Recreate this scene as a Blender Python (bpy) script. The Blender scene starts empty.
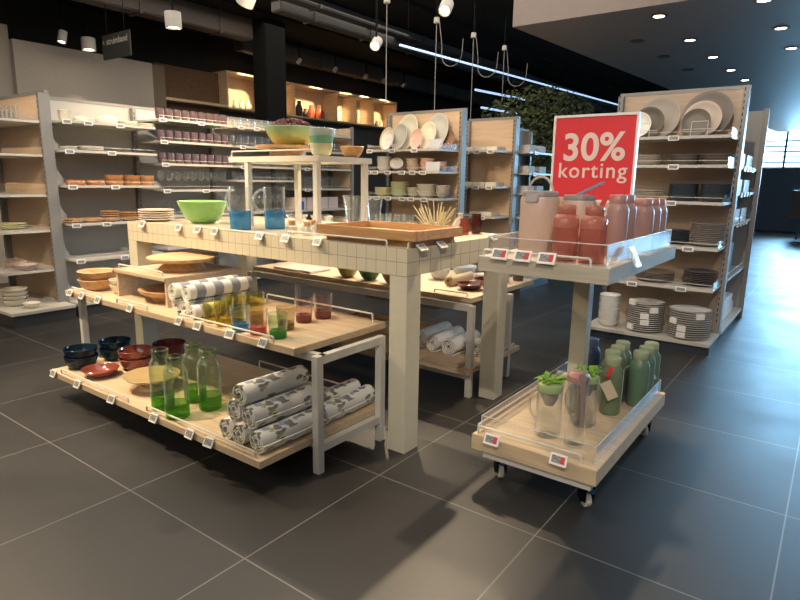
import bpy, bmesh, math, random
from mathutils import Vector, Matrix
random.seed(7)
C = bpy.context.scene.collection
PI = math.pi
def R(d): return math.radians(d)

# ------------------------------------------------------------ camera
cam = bpy.data.cameras.new('camera'); camo = bpy.data.objects.new('camera', cam); C.objects.link(camo)
cam.sensor_width = 36; cam.lens = 588.6/800*36; cam.clip_start = .05; cam.clip_end = 200
_p, _r, _y = .20116, .015388, .636135
fw = Vector((-math.sin(_y)*math.cos(_p), math.cos(_y)*math.cos(_p), -math.sin(_p)))
rt = Vector((math.cos(_y), math.sin(_y), 0)); up = rt.cross(fw)
r2 = rt*math.cos(_r)+up*math.sin(_r); u2 = -rt*math.sin(_r)+up*math.cos(_r)
camo.matrix_world = Matrix(((r2.x, u2.x, -fw.x, 0), (r2.y, u2.y, -fw.y, 0), (r2.z, u2.z, -fw.z, 1.39), (0, 0, 0, 1)))
bpy.context.scene.camera = camo

# ------------------------------------------------------------ world, exposure, daylight
S = bpy.context.scene
S.view_settings.view_transform = 'Standard'; S.view_settings.look = 'None'
S.view_settings.gamma = 1; S.view_settings.use_curve_mapping = False
S.view_settings.exposure = 0.0
W = bpy.data.worlds.new('world'); S.world = W; W.use_nodes = True
W.node_tree.nodes['Background'].inputs[0].default_value = (.75, .82, 1, 1)
W.node_tree.nodes['Background'].inputs[1].default_value = 1.0
WARM = (1, .78, .52); BLUE = (.32, .66, 1); NEUT = (1, .9, .78)
def area(name, loc, rot, sx, sy, power, col):
    l = bpy.data.lights.new(name, 'AREA'); l.shape = 'RECTANGLE'; l.size = sx; l.size_y = sy; l.energy = power; l.color = col
    o = bpy.data.objects.new(name, l); C.objects.link(o); o.location = loc; o.rotation_euler = rot; return o
day = area('daylight_through_window', (1.9, 21.6, 2.7), (R(82), 0, R(180)), 7, 2.2, 480, BLUE)
day.data.spread = R(60)
area('fill_light_behind', (-1.5, -2.6, 3.4), (R(20), 0, 0), 6, 3, 150, NEUT)  # added unseen fill behind the camera, no real fitting
area('fill_light_centre', (-4.2, 4.5, 3.62), (0, 0, 0), 6, 7, 270, NEUT)  # added ambient fill below the ceiling, without a fixture
area('fill_light_right', (3.0, 6.0, 2.9), (0, 0, 0), 4, 6, 130, (.8, .88, 1))  # added cool fill over the right side, without a fixture

# ------------------------------------------------------------ materials
_m = {}
def mat(name, col, rough=.5, metal=0, emit=None, es=1, alpha=None, coat=0, bump=None):
    if name in _m: return _m[name]
    m = bpy.data.materials.new(name); m.use_nodes = True; b = m.node_tree.nodes['Principled BSDF']
    b.inputs['Base Color'].default_value = (*col, 1); b.inputs['Roughness'].default_value = rough
    b.inputs['Metallic'].default_value = metal; b.inputs['Coat Weight'].default_value = coat
    if emit: b.inputs['Emission Color'].default_value = (*emit, 1); b.inputs['Emission Strength'].default_value = es
    nt = m.node_tree
    if emit is None:
        n = nt.nodes.new('ShaderNodeTexNoise'); n.inputs['Scale'].default_value = 22; n.inputs['Detail'].default_value = 4
        tc = nt.nodes.new('ShaderNodeTexCoord'); nt.links.new(tc.outputs['Object'], n.inputs['Vector'])
        mx = nt.nodes.new('ShaderNodeMixRGB'); mx.blend_type = 'MIX'
        mx.inputs[1].default_value = (*[c*.93 for c in col], 1); mx.inputs[2].default_value = (*[min(1, c*1.06) for c in col], 1)
        nt.links.new(n.outputs[0], mx.inputs[0]); nt.links.new(mx.outputs[0], b.inputs['Base Color'])
        if bump:
            bp = nt.nodes.new('ShaderNodeBump'); bp.inputs['Strength'].default_value = bump; bp.inputs['Distance'].default_value = .01
            n2 = nt.nodes.new('ShaderNodeTexNoise'); n2.inputs['Scale'].default_value = 160; nt.links.new(tc.outputs['Object'], n2.inputs['Vector'])
            nt.links.new(n2.outputs[0], bp.inputs['Height']); nt.links.new(bp.outputs[0], b.inputs['Normal'])
    _m[name] = m; return m
def wood(name, c1, c2, rough=.5, stretch=(1.2, 14, 14)):
    if name in _m: return _m[name]
    m = bpy.data.materials.new(name); m.use_nodes = True; nt = m.node_tree; b = nt.nodes['Principled BSDF']
    tc = nt.nodes.new('ShaderNodeTexCoord'); mp = nt.nodes.new('ShaderNodeMapping'); mp.inputs['Scale'].default_value = stretch
    n = nt.nodes.new('ShaderNodeTexNoise'); n.inputs['Scale'].default_value = 3; n.inputs['Detail'].default_value = 6; n.inputs['Distortion'].default_value = .6
    r = nt.nodes.new('ShaderNodeValToRGB'); r.color_ramp.elements[0].position = .3; r.color_ramp.elements[1].position = .72
    r.color_ramp.elements[0].color = (*c1, 1); r.color_ramp.elements[1].color = (*c2, 1)
    nt.links.new(tc.outputs['Object'], mp.inputs[0]); nt.links.new(mp.outputs[0], n.inputs['Vector']); nt.links.new(n.outputs[0], r.inputs[0])
    nt.links.new(r.outputs[0], b.inputs['Base Color']); b.inputs['Roughness'].default_value = rough
    _m[name] = m; return m
def glass(name, tint, ior=1.45, fac=None):
    """thin clear or tinted glass: tinted transmission plus a fresnel reflection"""
    if name in _m: return _m[name]
    m = bpy.data.materials.new(name); m.use_nodes = True; nt = m.node_tree; nt.nodes.clear()
    o = nt.nodes.new('ShaderNodeOutputMaterial'); t = nt.nodes.new('ShaderNodeBsdfTransparent'); t.inputs[0].default_value = (*tint, 1)
    g = nt.nodes.new('ShaderNodeBsdfGlossy'); g.inputs['Roughness'].default_value = .12; g.inputs[0].default_value = (.95, .95, .95, 1)
    lw = nt.nodes.new('ShaderNodeLayerWeight'); lw.inputs[0].default_value = .5
    pw = nt.nodes.new('ShaderNodeMath'); pw.operation = 'POWER'; pw.inputs[1].default_value = 2.2; nt.links.new(lw.outputs['Facing'], pw.inputs[0])
    f = nt.nodes.new('ShaderNodeMath'); f.operation = 'MULTIPLY_ADD'; f.inputs[1].default_value = .62; f.inputs[2].default_value = .05; nt.links.new(pw.outputs[0], f.inputs[0])
    mx = nt.nodes.new('ShaderNodeMixShader')
    df = nt.nodes.new('ShaderNodeBsdfDiffuse'); df.inputs[0].default_value = (*[min(1, c*.8) for c in tint], 1)
    gd = nt.nodes.new('ShaderNodeMixShader'); gd.inputs[0].default_value = .12 if fac else .28; nt.links.new(g.outputs[0], gd.inputs[1]); nt.links.new(df.outputs[0], gd.inputs[2])
    nt.links.new(f.outputs[0], mx.inputs[0]); nt.links.new(t.outputs[0], mx.inputs[1]); nt.links.new(gd.outputs[0], mx.inputs[2])
    nt.links.new(mx.outputs[0], o.inputs[0]); _m[name] = m; return m
def tinted(name, tint, col, k=.35):
    """coloured translucent plastic or thick coloured glass"""
    if name in _m: return _m[name]
    m = bpy.data.materials.new(name); m.use_nodes = True; nt = m.node_tree; b = nt.nodes['Principled BSDF']; o = nt.nodes['Material Output']
    b.inputs['Base Color'].default_value = (*col, 1); b.inputs['Roughness'].default_value = .12
    t = nt.nodes.new('ShaderNodeBsdfTransparent'); t.inputs[0].default_value = (*tint, 1)
    mx = nt.nodes.new('ShaderNodeMixShader'); mx.inputs[0].default_value = k
    nt.links.new(t.outputs[0], mx.inputs[1]); nt.links.new(b.outputs[0], mx.inputs[2]); nt.links.new(mx.outputs[0], o.inputs[0])
    _m[name] = m; return m
def grid_mat(name, base, line, size, lw, rough=.4, off=(0, 0), mottled=0, coord='UV', var=0.0, sizey=None):
    m = bpy.data.materials.new(name); m.use_nodes = True; nt = m.node_tree; b = nt.nodes['Principled BSDF']; N = nt.nodes.new; L = nt.links.new
    tc = N('ShaderNodeTexCoord'); sp = N('ShaderNodeSeparateXYZ'); L(tc.outputs[coord], sp.inputs[0])
    outs = []; cells = []
    for i in (0, 1):
        sz = size if i == 0 or not sizey else sizey
        a = N('ShaderNodeMath'); a.operation = 'SUBTRACT'; a.inputs[1].default_value = off[i]; L(sp.outputs[i], a.inputs[0])
        d = N('ShaderNodeMath'); d.operation = 'DIVIDE'; d.inputs[1].default_value = sz; L(a.outputs[0], d.inputs[0])
        fr = N('ShaderNodeMath'); fr.operation = 'FRACT'; L(d.outputs[0], fr.inputs[0])
        pp = N('ShaderNodeMath'); pp.operation = 'PINGPONG'; pp.inputs[1].default_value = .5; L(fr.outputs[0], pp.inputs[0])
        lt = N('ShaderNodeMath'); lt.operation = 'LESS_THAN'; lt.inputs[1].default_value = lw/sz/2; L(pp.outputs[0], lt.inputs[0]); outs.append(lt)
        fl = N('ShaderNodeMath'); fl.operation = 'FLOOR'; L(d.outputs[0], fl.inputs[0]); cells.append(fl)
    mxx = N('ShaderNodeMath'); mxx.operation = 'MAXIMUM'; L(outs[0].outputs[0], mxx.inputs[0]); L(outs[1].outputs[0], mxx.inputs[1])
    cb = N('ShaderNodeCombineXYZ'); L(cells[0].outputs[0], cb.inputs[0]); L(cells[1].outputs[0], cb.inputs[1])
    wn = N('ShaderNodeTexWhiteNoise'); L(cb.outputs[0], wn.inputs[0])
    n = N('ShaderNodeTexNoise'); n.inputs['Scale'].default_value = 2.3; n.inputs['Detail'].default_value = 9; n.inputs['Roughness'].default_value = .65; L(tc.outputs['Object'], n.inputs['Vector'])
    ad = N('ShaderNodeMath'); ad.operation = 'MULTIPLY_ADD'; L(n.outputs[0], ad.inputs[0]); ad.inputs[1].default_value = mottled; ad.inputs[2].default_value = 1-mottled/2
    vv = N('ShaderNodeMath'); vv.operation = 'MULTIPLY_ADD'; L(wn.outputs[0], vv.inputs[0]); vv.inputs[1].default_value = var; L(ad.outputs[0], vv.inputs[2])
    hs = N('ShaderNodeVectorMath'); hs.operation = 'SCALE'; hs.inputs[0].default_value = base; L(vv.outputs[0], hs.inputs['Scale'])
    mx = N('ShaderNodeMixRGB'); L(mxx.outputs[0], mx.inputs[0]); L(hs.outputs[0], mx.inputs[1]); mx.inputs[2].default_value = (*line, 1)
    L(mx.outputs[0], b.inputs['Base Color'])
    if mottled:
        rr = N('ShaderNodeMath'); rr.operation = 'MULTIPLY_ADD'; L(n.outputs[0], rr.inputs[0]); rr.inputs[1].default_value = .28; rr.inputs[2].default_value = rough-.12; L(rr.outputs[0], b.inputs['Roughness'])
    else: b.inputs['Roughness'].default_value = rough
    _m[name] = m; return m
def pattern_mat(name, kind):
    m = bpy.data.materials.new(name); m.use_nodes = True; nt = m.node_tree; b = nt.nodes['Principled BSDF']; N = nt.nodes.new; L = nt.links.new
    b.inputs['Roughness'].default_value = .95
    tc = N('ShaderNodeTexCoord')
    if kind == 'stripe':
        sp = N('ShaderNodeSeparateXYZ'); L(tc.outputs['Object'], sp.inputs[0])
        d = N('ShaderNodeMath'); d.operation = 'MULTIPLY_ADD'; d.inputs[1].default_value = 8.2; d.inputs[2].default_value = .15; L(sp.outputs[1], d.inputs[0])
        f = N('ShaderNodeMath'); f.operation = 'FRACT'; L(d.outputs[0], f.inputs[0])
        g = N('ShaderNodeMath'); g.operation = 'GREATER_THAN'; g.inputs[1].default_value = .5; L(f.outputs[0], g.inputs[0])
        w = N('ShaderNodeTexNoise'); w.inputs['Scale'].default_value = 260; L(tc.outputs['Object'], w.inputs['Vector'])
        r = N('ShaderNodeMixRGB'); L(w.outputs[0], r.inputs[0]); r.inputs[1].default_value = (.17, .18, .2, 1); r.inputs[2].default_value = (.42, .43, .44, 1)
        mx = N('ShaderNodeMixRGB'); L(g.outputs[0], mx.inputs[0]); mx.inputs[1].default_value = (.82, .79, .69, 1); L(r.outputs[0], mx.inputs[2]); L(mx.outputs[0], b.inputs['Base Color'])
    else:
        base = (.78, .75, .68, 1)
        prev = None
        cols = [((.40, .40, .18, 1), 10, 0, .12), ((.33, .36, .45, 1), 9.5, 5, .11), ((.22, .21, .18, 1), 11, 11, .125)] if kind == 'leaf' else [((.3, .29, .28, 1), 30, 2, .08)]
        for c, sc, off, th in cols:
            mp = N('ShaderNodeMapping'); mp.inputs['Location'].default_value = (off, off*.7, off*1.3); mp.inputs['Scale'].default_value = (1.4, .75, 1.4); mp.inputs['Rotation'].default_value = (.4, off, .7); L(tc.outputs['Object'], mp.inputs[0])
            ns = N('ShaderNodeTexNoise'); ns.inputs['Scale'].default_value = 22; L(mp.outputs[0], ns.inputs['Vector'])
            ad = N('ShaderNodeMixRGB'); ad.inputs[0].default_value = .05; L(mp.outputs[0], ad.inputs[1]); L(ns.outputs['Color'], ad.inputs[2])
            v = N('ShaderNodeTexVoronoi'); v.inputs['Scale'].default_value = sc*1.6; L(ad.outputs[0], v.inputs['Vector'])
            lt = N('ShaderNodeMath'); lt.operation = 'LESS_THAN'; lt.inputs[1].default_value = th*2.5; L(v.outputs['Distance'], lt.inputs[0])
            mx = N('ShaderNodeMixRGB'); L(lt.outputs[0], mx.inputs[0]); mx.inputs[2].default_value = c
            if prev: L(prev, mx.inputs[1])
            else: mx.inputs[1].default_value = base
            prev = mx.outputs[0]
        L(prev, b.inputs['Base Color'])
    _m[name] = m; return m
def tag_screen(name, red):
    """price display: dark figures on a grey electronic-paper screen, with a red corner on sale tags"""
    m = bpy.data.materials.new(name); m.use_nodes = True; nt = m.node_tree; b = nt.nodes['Principled BSDF']; N = nt.nodes.new; L = nt.links.new
    tc = N('ShaderNodeTexCoord'); sp = N('ShaderNodeSeparateXYZ'); L(tc.outputs['UV'], sp.inputs[0])
    n = N('ShaderNodeTexNoise'); n.inputs['Scale'].default_value = 130; L(tc.outputs['UV'], n.inputs['Vector'])
    g = N('ShaderNodeMath'); g.operation = 'GREATER_THAN'; g.inputs[1].default_value = .56; L(n.outputs[0], g.inputs[0])
    mx = N('ShaderNodeMixRGB'); L(g.outputs[0], mx.inputs[0]); mx.inputs[1].default_value = (.27, .27, .26, 1); mx.inputs[2].default_value = (.07, .07, .07, 1)
    out = mx.outputs[0]
    if red:
        a = N('ShaderNodeMath'); a.operation = 'GREATER_THAN'; a.inputs[1].default_value = .011; L(sp.outputs[0], a.inputs[0])
        m2 = N('ShaderNodeMixRGB'); L(a.outputs[0], m2.inputs[0]); L(out, m2.inputs[1]); m2.inputs[2].default_value = (.55, .05, .05, 1); out = m2.outputs[0]
    L(out, b.inputs['Base Color']); b.inputs['Roughness'].default_value = .4; _m[name] = m; return m

oak = wood('pale_oak', (.50, .37, .23), (.66, .51, .34))
oakend = wood('oak_edge', (.42, .30, .17), (.58, .43, .26))
beech = wood('beech_panel', (.52, .37, .24), (.60, .44, .30), .55)
panelwood = wood('panel_wood', (.44, .32, .22), (.52, .39, .28), .5)
acacia = wood('warm_acacia', (.34, .17, .065), (.55, .31, .13), .45)
acacia2 = wood('mid_acacia', (.40, .21, .09), (.60, .37, .18), .45)
lightwood = wood('mango_wood', (.50, .31, .15), (.70, .48, .27), .45)
brownwall = wood('brown_wall_wood', (.12, .075, .045), (.18, .115, .07), .6)
cream = mat('cream_lacquer', (.60, .55, .42), .4)
creamtile = grid_mat('cream_tiles', (.60, .54, .40), (.30, .25, .17), .065, .003, .22, sizey=.0685, off=(0, .928))
metal_w = mat('off_white_metal', (.60, .57, .50), .4)
white = mat('white_plastic', (.80, .78, .74), .35)
greymetal = mat('grey_metal', (.24, .23, .215), .45, .2)
greypanel = mat('grey_panel', (.40, .375, .34), .6)
shelfm = mat('shelf_grey', (.50, .47, .41), .4)
dark = mat('dark_plinth', (.035, .035, .035), .5)
black = mat('black_paint', (.010, .010, .010), .7)
clear = glass('clear_glass', (.965, .975, .97), 1.5)
acryl = glass('clear_acrylic', (.975, .975, .98), 1.45, 1)
ceramic = mat('white_ceramic', (.75, .72, .66), .25, coat=.3)
creamcer = mat('cream_ceramic', (.72, .68, .52), .3, coat=.2)
bluegrey = mat('pale_blue_ceramic', (.50, .56, .62), .25)
taupe = mat('taupe_ceramic', (.19, .155, .13), .5)
darkplate = mat('dark_blue_grey_ceramic', (.045, .055, .07), .3)
brownplate = mat('brown_reactive_ceramic', (.22, .17, .13), .3)
pinkcer = mat('pink_ceramic', (.66, .42, .34), .35)
yellowcer = mat('pale_yellow_ceramic', (.70, .68, .40), .3)
screen = tag_screen('price_screen', False); screen_red = tag_screen('sale_price_screen', True)

# ------------------------------------------------------------ mesh helpers
def fin(name, bm, m, parent=None, smooth=False, loc=None):
    uv = bm.loops.layers.uv.verify()
    for f in bm.faces:
        n = f.normal; a = max(range(3), key=lambda i: abs(n[i]))
        for l in f.loops:
            c = l.vert.co; l[uv].uv = (c.y, c.z) if a == 0 else ((c.x, c.z) if a == 1 else (c.x, c.y))
    me = bpy.data.meshes.new(name); bm.normal_update(); bm.to_mesh(me); bm.free()
    if smooth:
        for p in me.polygons: p.use_smooth = True
        me.set_sharp_from_angle(angle=R(40))
    me.materials.append(m); o = bpy.data.objects.new(name, me); C.objects.link(o)
    if parent: o.parent = parent
    if loc: o.location = loc
    return o
def box(bm, x0, x1, y0, y1, z0, z1, bev=0):
    t = bmesh.new() if bev else bm
    v = [t.verts.new(p) for p in ((x0,y0,z0),(x1,y0,z0),(x1,y1,z0),(x0,y1,z0),(x0,y0,z1),(x1,y0,z1),(x1,y1,z1),(x0,y1,z1))]
    fs = [t.faces.new([v[i] for i in q]) for q in ((3,2,1,0),(4,5,6,7),(0,1,5,4),(1,2,6,5),(2,3,7,6),(3,0,4,7))]
    if bev:
        bmesh.ops.bevel(t, geom=list(t.edges), offset=bev, segments=2, affect='EDGES')
        me = bpy.data.meshes.new('tmp'); t.to_mesh(me); t.free(); bm.from_mesh(me); bpy.data.meshes.remove(me)
    return bm
def B(x0, x1, y0, y1, z0, z1, bev=0):
    bm = bmesh.new(); box(bm, x0, x1, y0, y1, z0, z1, bev); bm.normal_update(); return bm
def lathe(prof, seg=24, bm=None, closed=False, wob=0, oval=1.0, cx=0, cy=0):
    bm = bm or bmesh.new(); rings = []
    for r, z in prof:
        if r < 1e-5: rings.append([bm.verts.new((cx, cy, z))])
        else: rings.append([bm.verts.new((cx+r*math.cos(2*PI*i/seg)*(1+wob*math.sin(i*5)), cy+oval*r*math.sin(2*PI*i/seg)*(1+wob*math.sin(i*5)), z)) for i in range(seg)])
    for a, b in zip(rings, rings[1:]):
        for i in range(seg):
            j = (i+1) % seg
            if len(a) == 1 and len(b) == 1: continue
            if len(a) == 1: bm.faces.new((a[0], b[j], b[i]))
            elif len(b) == 1: bm.faces.new((a[i], a[j], b[0]))
            else: bm.faces.new((a[i], a[j], b[j], b[i]))
    bm.normal_update(); return bm
def tube(pts, r, seg=8, bm=None, close=False):
    bm = bm or bmesh.new(); pts = [Vector(p) for p in pts]; n = len(pts); rings = []
    for i, p in enumerate(pts):
        a = pts[i-1] if (i > 0 or close) else pts[i]; b = pts[(i+1) % n] if (i < n-1 or close) else pts[i]
        d = (b-a).normalized(); x = d.orthogonal().normalized() if not rings else (px-d*px.dot(d)).normalized()
        px = x; y = d.cross(x); rings.append([bm.verts.new(p+x*r*math.cos(2*PI*k/seg)+y*r*math.sin(2*PI*k/seg)) for k in range(seg)])
    prs = list(zip(rings, rings[1:]))+([(rings[-1], rings[0])] if close else [])
    for a, b in prs:
        for k in range(seg): bm.faces.new((a[k], a[(k+1) % seg], b[(k+1) % seg], b[k]))
    if not close: bm.faces.new(rings[0][::-1]); bm.faces.new(rings[-1])
    bm.normal_update(); return bm
def arc(c, r, a0, a1, n, ax='xz', sx=1, sy=1):
    out = []
    for i in range(n+1):
        a = a0+(a1-a0)*i/n; u, v = r*sx*math.cos(a), r*sy*math.sin(a)
        out.append((c[0]+u, c[1], c[2]+v) if ax == 'xz' else ((c[0]+u, c[1]+v, c[2]) if ax == 'xy' else (c[0], c[1]+u, c[2]+v)))
    return out
def thing(name, label, cat, loc=(0,0,0), rz=0, group=None):
    o = bpy.data.objects.new(name, None); C.objects.link(o); o.empty_display_size = .05
    o.location = loc; o.rotation_euler = (0, 0, rz); tag(o, label, cat, group); return o
def tag(o, label, cat, group=None, loc=None, rot=None):
    o['label'] = label; o['category'] = cat
    if group: o['group'] = group
    if loc: o.location = loc
    if rot: o.rotation_euler = rot
    return o
def struct(name, bm, m):
    o = fin(name, bm, m); o['kind'] = 'structure'; return o
def dup(root):
    r = root.copy(); C.objects.link(r)
    for ch in list(root.children):
        c = ch.copy(); C.objects.link(c); c.parent = r
        for g in list(ch.children):
            d = g.copy(); C.objects.link(d); d.parent = c
    return r
_proto = {}
def put(key, build, loc, label, cat, group=None, rot=(0,0,0), scale=None):
    """first call builds the thing, every later call copies it with its parts"""
    if key not in _proto: o = _proto[key] = build()
    else: o = dup(_proto[key])
    o.location = loc; o.rotation_euler = rot; o.scale = scale or (1, 1, 1); o['label'] = label; o['category'] = cat
    if group: o['group'] = group
    elif 'group' in o: del o['group']
    return o
ORD = ['first', 'second', 'third', 'fourth', 'fifth', 'sixth', 'seventh', 'eighth', 'ninth', 'tenth', 'eleventh', 'twelfth', 'thirteenth', 'fourteenth', 'fifteenth', 'sixteenth', 'seventeenth', 'eighteenth', 'nineteenth', 'twentieth']
def nth(i, n, lo='leftmost', hi='rightmost'):
    return lo if i == 0 else (hi if i == n-1 else ORD[i]+' from left')
def nthtop(k, n):
    t = n-1-k
    return 'topmost' if t == 0 else ('lowest' if k == 0 else ORD[t]+' from top')
def row(key, build, n, p0, p1, desc, where, cat, group, jitter=0):
    for i in range(n):
        t = i/(n-1) if n > 1 else 0
        p = [p0[k]+(p1[k]-p0[k])*t for k in range(3)]; p[0] += random.uniform(-jitter, jitter)
        put(key, build, p, f'{desc}, {nth(i, n)} {where}', cat, group, (0, 0, random.uniform(0, 6)))
def stack(key, build, n, dz, p, desc, where, cat, group, rz=0.0):
    for k in range(n):
        put(key, build, (p[0]+random.uniform(-.002, .002), p[1]+random.uniform(-.002, .002), p[2]+k*dz), f'{desc}, {nthtop(k, n)} in {where}', cat, group, (0, 0, random.uniform(0, 6) if rz is None else rz))

# item shapes ------------------------------------------------
def p_bowl(r, h, t=.006, foot=.45, curve=.55):
    o = [(0, .002), (r*foot, 0), (r*foot, .004)]
    for i in range(1, 9):
        a = i/8; o.append((r*(foot+(1-foot)*a**curve), .004+(h-.004)*a))
    o.append((r-t*.5, h+t*.3)); o.append((r-t, h))
    for i in range(7, 0, -1):
        a = i/8; o.append((max(.002, r*(foot+(1-foot)*a**curve)-t), .004+t+(h-.004-t)*a))
    o += [(r*foot*.8, .004+t), (0, .004+t)]
    return o
def p_plate(r, h=.02, t=.006):
    return [(0, .001), (r*.55, 0), (r*.6, .003), (r*.85, h*.55), (r, h-.002), (r, h+t*.4), (r*.97, h+t*.5), (r*.84, h*.55+t*.9), (r*.66, t+.002), (r*.5, t+.001), (0, t)]
def p_tumbler(r, h, t=.003, taper=.85):
    return [(0, 0), (r*taper, 0), (r*taper*1.03, .006), (r*(taper+1)/2, h*.5), (r, h), (r-t, h), (r*(taper+1)/2-t, h*.5), (r*taper-t, .012), (0, .012)]
def lathe_thing(name, prof, m, seg=24, **k):
    return lambda: fin(name, lathe(prof, seg, **k), m, None, True)

# ------------------------------------------------------------ room shell
floor_m = grid_mat('dark_floor_tiles', (.023, .0215, .0205), (.15, .14, .13), .797, .006, .44, off=(-.02, 1.2366), mottled=.75, coord='Object', var=.12, sizey=.805)
struct('floor', B(-9.2, 9, -4.2, 22.2, -.1, 0), floor_m)
wallwarm = mat('warm_grey_wall', (.46, .41, .35), .8)
struct('wall_left', B(-9.2, -9, -4.2, 22.2, 0, 3.72), mat('dark_wall', (.030, .027, .024), .8))
struct('wall_back', B(-9.2, -2.35, 22, 22.2, 0, 3.9), mat('blue_black_wall', (.15, .20, .27), .7))
bm = B(-2.35, 6.5, 22, 22.2, 0, 1.92); box(bm, -2.35, 6.5, 22, 22.2, 3.75, 3.9); box(bm, 6.5, 9.2, 22, 22.2, 0, 3.9)
struct('wall_back_right', bm, _m['blue_black_wall'])
struct('wall_right', B(9, 9.2, -4.2, 22.2, 0, 3.72), mat('grey_wall', (.2, .2, .2), .8))
struct('wall_front', B(-9.2, 9.2, -4.4, -4.2, 0, 3.72), _m['grey_wall'])
ceil_m = mat('ceiling_black', (.022, .021, .02), .8)
struct('ceiling', B(-9.2, 9.2, -4.4, 22.2, 3.7, 3.8), ceil_m)
soff = mat('soffit_brown_grey', (.30, .25, .225), .6)
def quad(pts, z0, z1):
    bm = bmesh.new(); a = [bm.verts.new((x, y, z0)) for x, y in pts]; b = [bm.verts.new((x, y, z1)) for x, y in pts]; n = len(pts)
    bm.faces.new(a[::-1]); bm.faces.new(b)
    for i in range(n): bm.faces.new((a[i], a[(i+1) % n], b[(i+1) % n], b[i]))
    bmesh.ops.recalc_face_normals(bm, faces=bm.faces); return bm
struct('trim_dropped_ceiling', quad([(-3.06, 6.08), (9, 6.08), (9, 21.9), (-1.9, 21.9)], 3.0, 3.69), soff)
# pale bulkhead wall above the left shelving
struct('wall_left_bulkhead', B(-8.98, -8.5, 3.36, 5.22, 0, 3.03), wallwarm)
struct('wall_far_left', B(-8.98, -8.6, -4.1, 3.36, 0, 3.2), wallwarm)
struct('trim_wall_edge', B(-8.98, -8.5, 5.22, 5.42, 0, 3.02), mat('brown_edge', (.19, .15, .11), .7))
bm = bmesh.new(); box(bm, -8.98, -8.75, 5.42, 6.58, 1.0, 3.1); struct('trim_brown_bulkhead', bm, brownwall)
struct('trim_pale_ledge', B(-8.75, -8.5, 5.42, 6.585, 2.54, 2.58), oak)
struct('wall_left_lower', B(-8.98, -8.9, 6.59, 21.9, 0, 2.52), mat('blue_grey_wall', (.13, .125, .12), .7))

for k in ('dark_wall', 'warm_grey_wall', 'blue_grey_wall', 'brown_edge', 'brown_wall_wood', 'ceiling_black', 'black_paint', 'brown_duct' if 'brown_duct' in _m else 'black_paint'): _m[k].node_tree.nodes['Principled BSDF'].inputs['Specular IOR Level'].default_value = .05
# window with bright daylight and glazing bars
sky = mat('daylight_sky', (.7, .9, 1), 1, emit=(.55, .83, 1), es=5.5)
w = fin('window_1', B(-2.35, 6.5, 22.12, 22.16, 1.92, 3.75), sky); w['kind'] = 'structure'
bm = bmesh.new()
for x in (-2.33, -1.62, -.9, -.2, .6, 1.5, 2.5, 3.5, 4.5, 5.5, 6.46): box(bm, x-.03, x+.03, 21.94, 22.0, 1.92, 3.75)
for z in (1.94, 2.1, 2.26, 2.42, 2.58, 2.74, 3.3, 3.45, 3.6): box(bm, -2.35, 6.5, 21.95, 21.99, z-.02, z+.02)
f = fin('window_frame', bm, mat('blue_metal_frame', (.05, .2, .28), .4), w)
w2 = fin('window_2', B(-9.75, -8.95, 21.9, 21.95, 1.1, 2.6), mat('lit_teal_screen', (.3, .6, .6), 1, emit=(.25, .62, .68), es=1.1)); w2['kind'] = 'structure'
w2.location = (.9, -.05, 0)

# ceiling services: ducts and beams along the shop
brownduct = mat('brown_duct', (.05, .037, .028), .7)
def beam(name, label, x0, x1, y0, y1, z0, z1, m, sag=0):
    bm = B(x0, x1, y0, y1, z0, z1, .015)
    n = int((y1-y0)/1.2)
    for i in range(n): box(bm, x0-.015, x1+.015, y0+.6+i*1.2, y0+.64+i*1.2, z0-.015, z1+.01)
    o = fin(name, bm, m); tag(o, label, 'duct'); return o
beam('ceiling_duct', 'wide brown air duct under the ceiling at left', -7.6, -7.36, -1, 6.2, 3.40, 3.69, brownduct)
beam('ceiling_duct', 'long brown duct running above the lit niches', -8.35, -8.12, 6.6, 20, 3.42, 3.69, brownduct)
beam('ceiling_duct', 'thin dark duct behind the round column', -6.3, -6.1, 5.6, 20, 3.5, 3.69, mat('dark_duct', (.06, .055, .05), .6))
beam('cable_tray', 'dark cable tray high above the plate shelves', -6.0, -5.8, 3.0, 20, 3.58, 3.68, _m['dark_duct'])
for x in (-6.9, -4.9, -2.9):
    o = fin('lighting_track', B(x-.02, x+.02, 1.0, 18 if x < -4 else 6.0, 3.66, 3.699), black)
    tag(o, {-6.9: 'black lighting track nearest the left wall', -4.9: 'black lighting track above the tiled table', -2.9: 'black lighting track nearest the dropped ceiling'}[x], 'track')
# long tubular light
t = thing('linear_light', 'long thin blue-white light line crossing the ceiling', 'light', (0, 0, 0))
a, b_ = Vector((-4.579, 6.12, 3.0)), Vector((-4.0, 13.6, 3.0)); dd = (b_-a)
fin('tube', tube([a, b_], .014), mat('cool_tube', (.7, .85, 1), .5, emit=(.45, .65, 1), es=1.1), t)
for k in range(6):
    q = a+dd*(.02+k/5.2); fin('hanging_wire', tube([q+Vector((0, 0, .012)), (q.x, q.y, 3.7)], .003, 6), black, t)
for i, (p, q) in enumerate((((-5.5, 9.6, 2.98), (-5.3, 11.2, 2.98)), ((-5.7, 10.2, 2.75), (-5.55, 11.4, 2.75)))):
    t = thing('tube_light', ('upper' if i == 0 else 'lower')+' short light tube behind the hanging wires', 'light')
    fin('tube', tube([p, q], .02), _m['cool_tube'], t)
    for s in (p, q): fin('hanging_wire', tube([(s[0], s[1], s[2]+.018), (s[0], s[1], 3.7)], .004, 6), black, t)

def column():
    t = thing('column', 'square black column rising to the ceiling behind the glassware', 'column', (-7.3, 6.44, 0))
    fin('shaft', B(-.15, .15, -.20, .20, 0, 3.69, .01), black, t); fin('collar', B(-.18, .18, -.23, .23, 0, .12, .01), dark, t)
column()

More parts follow.
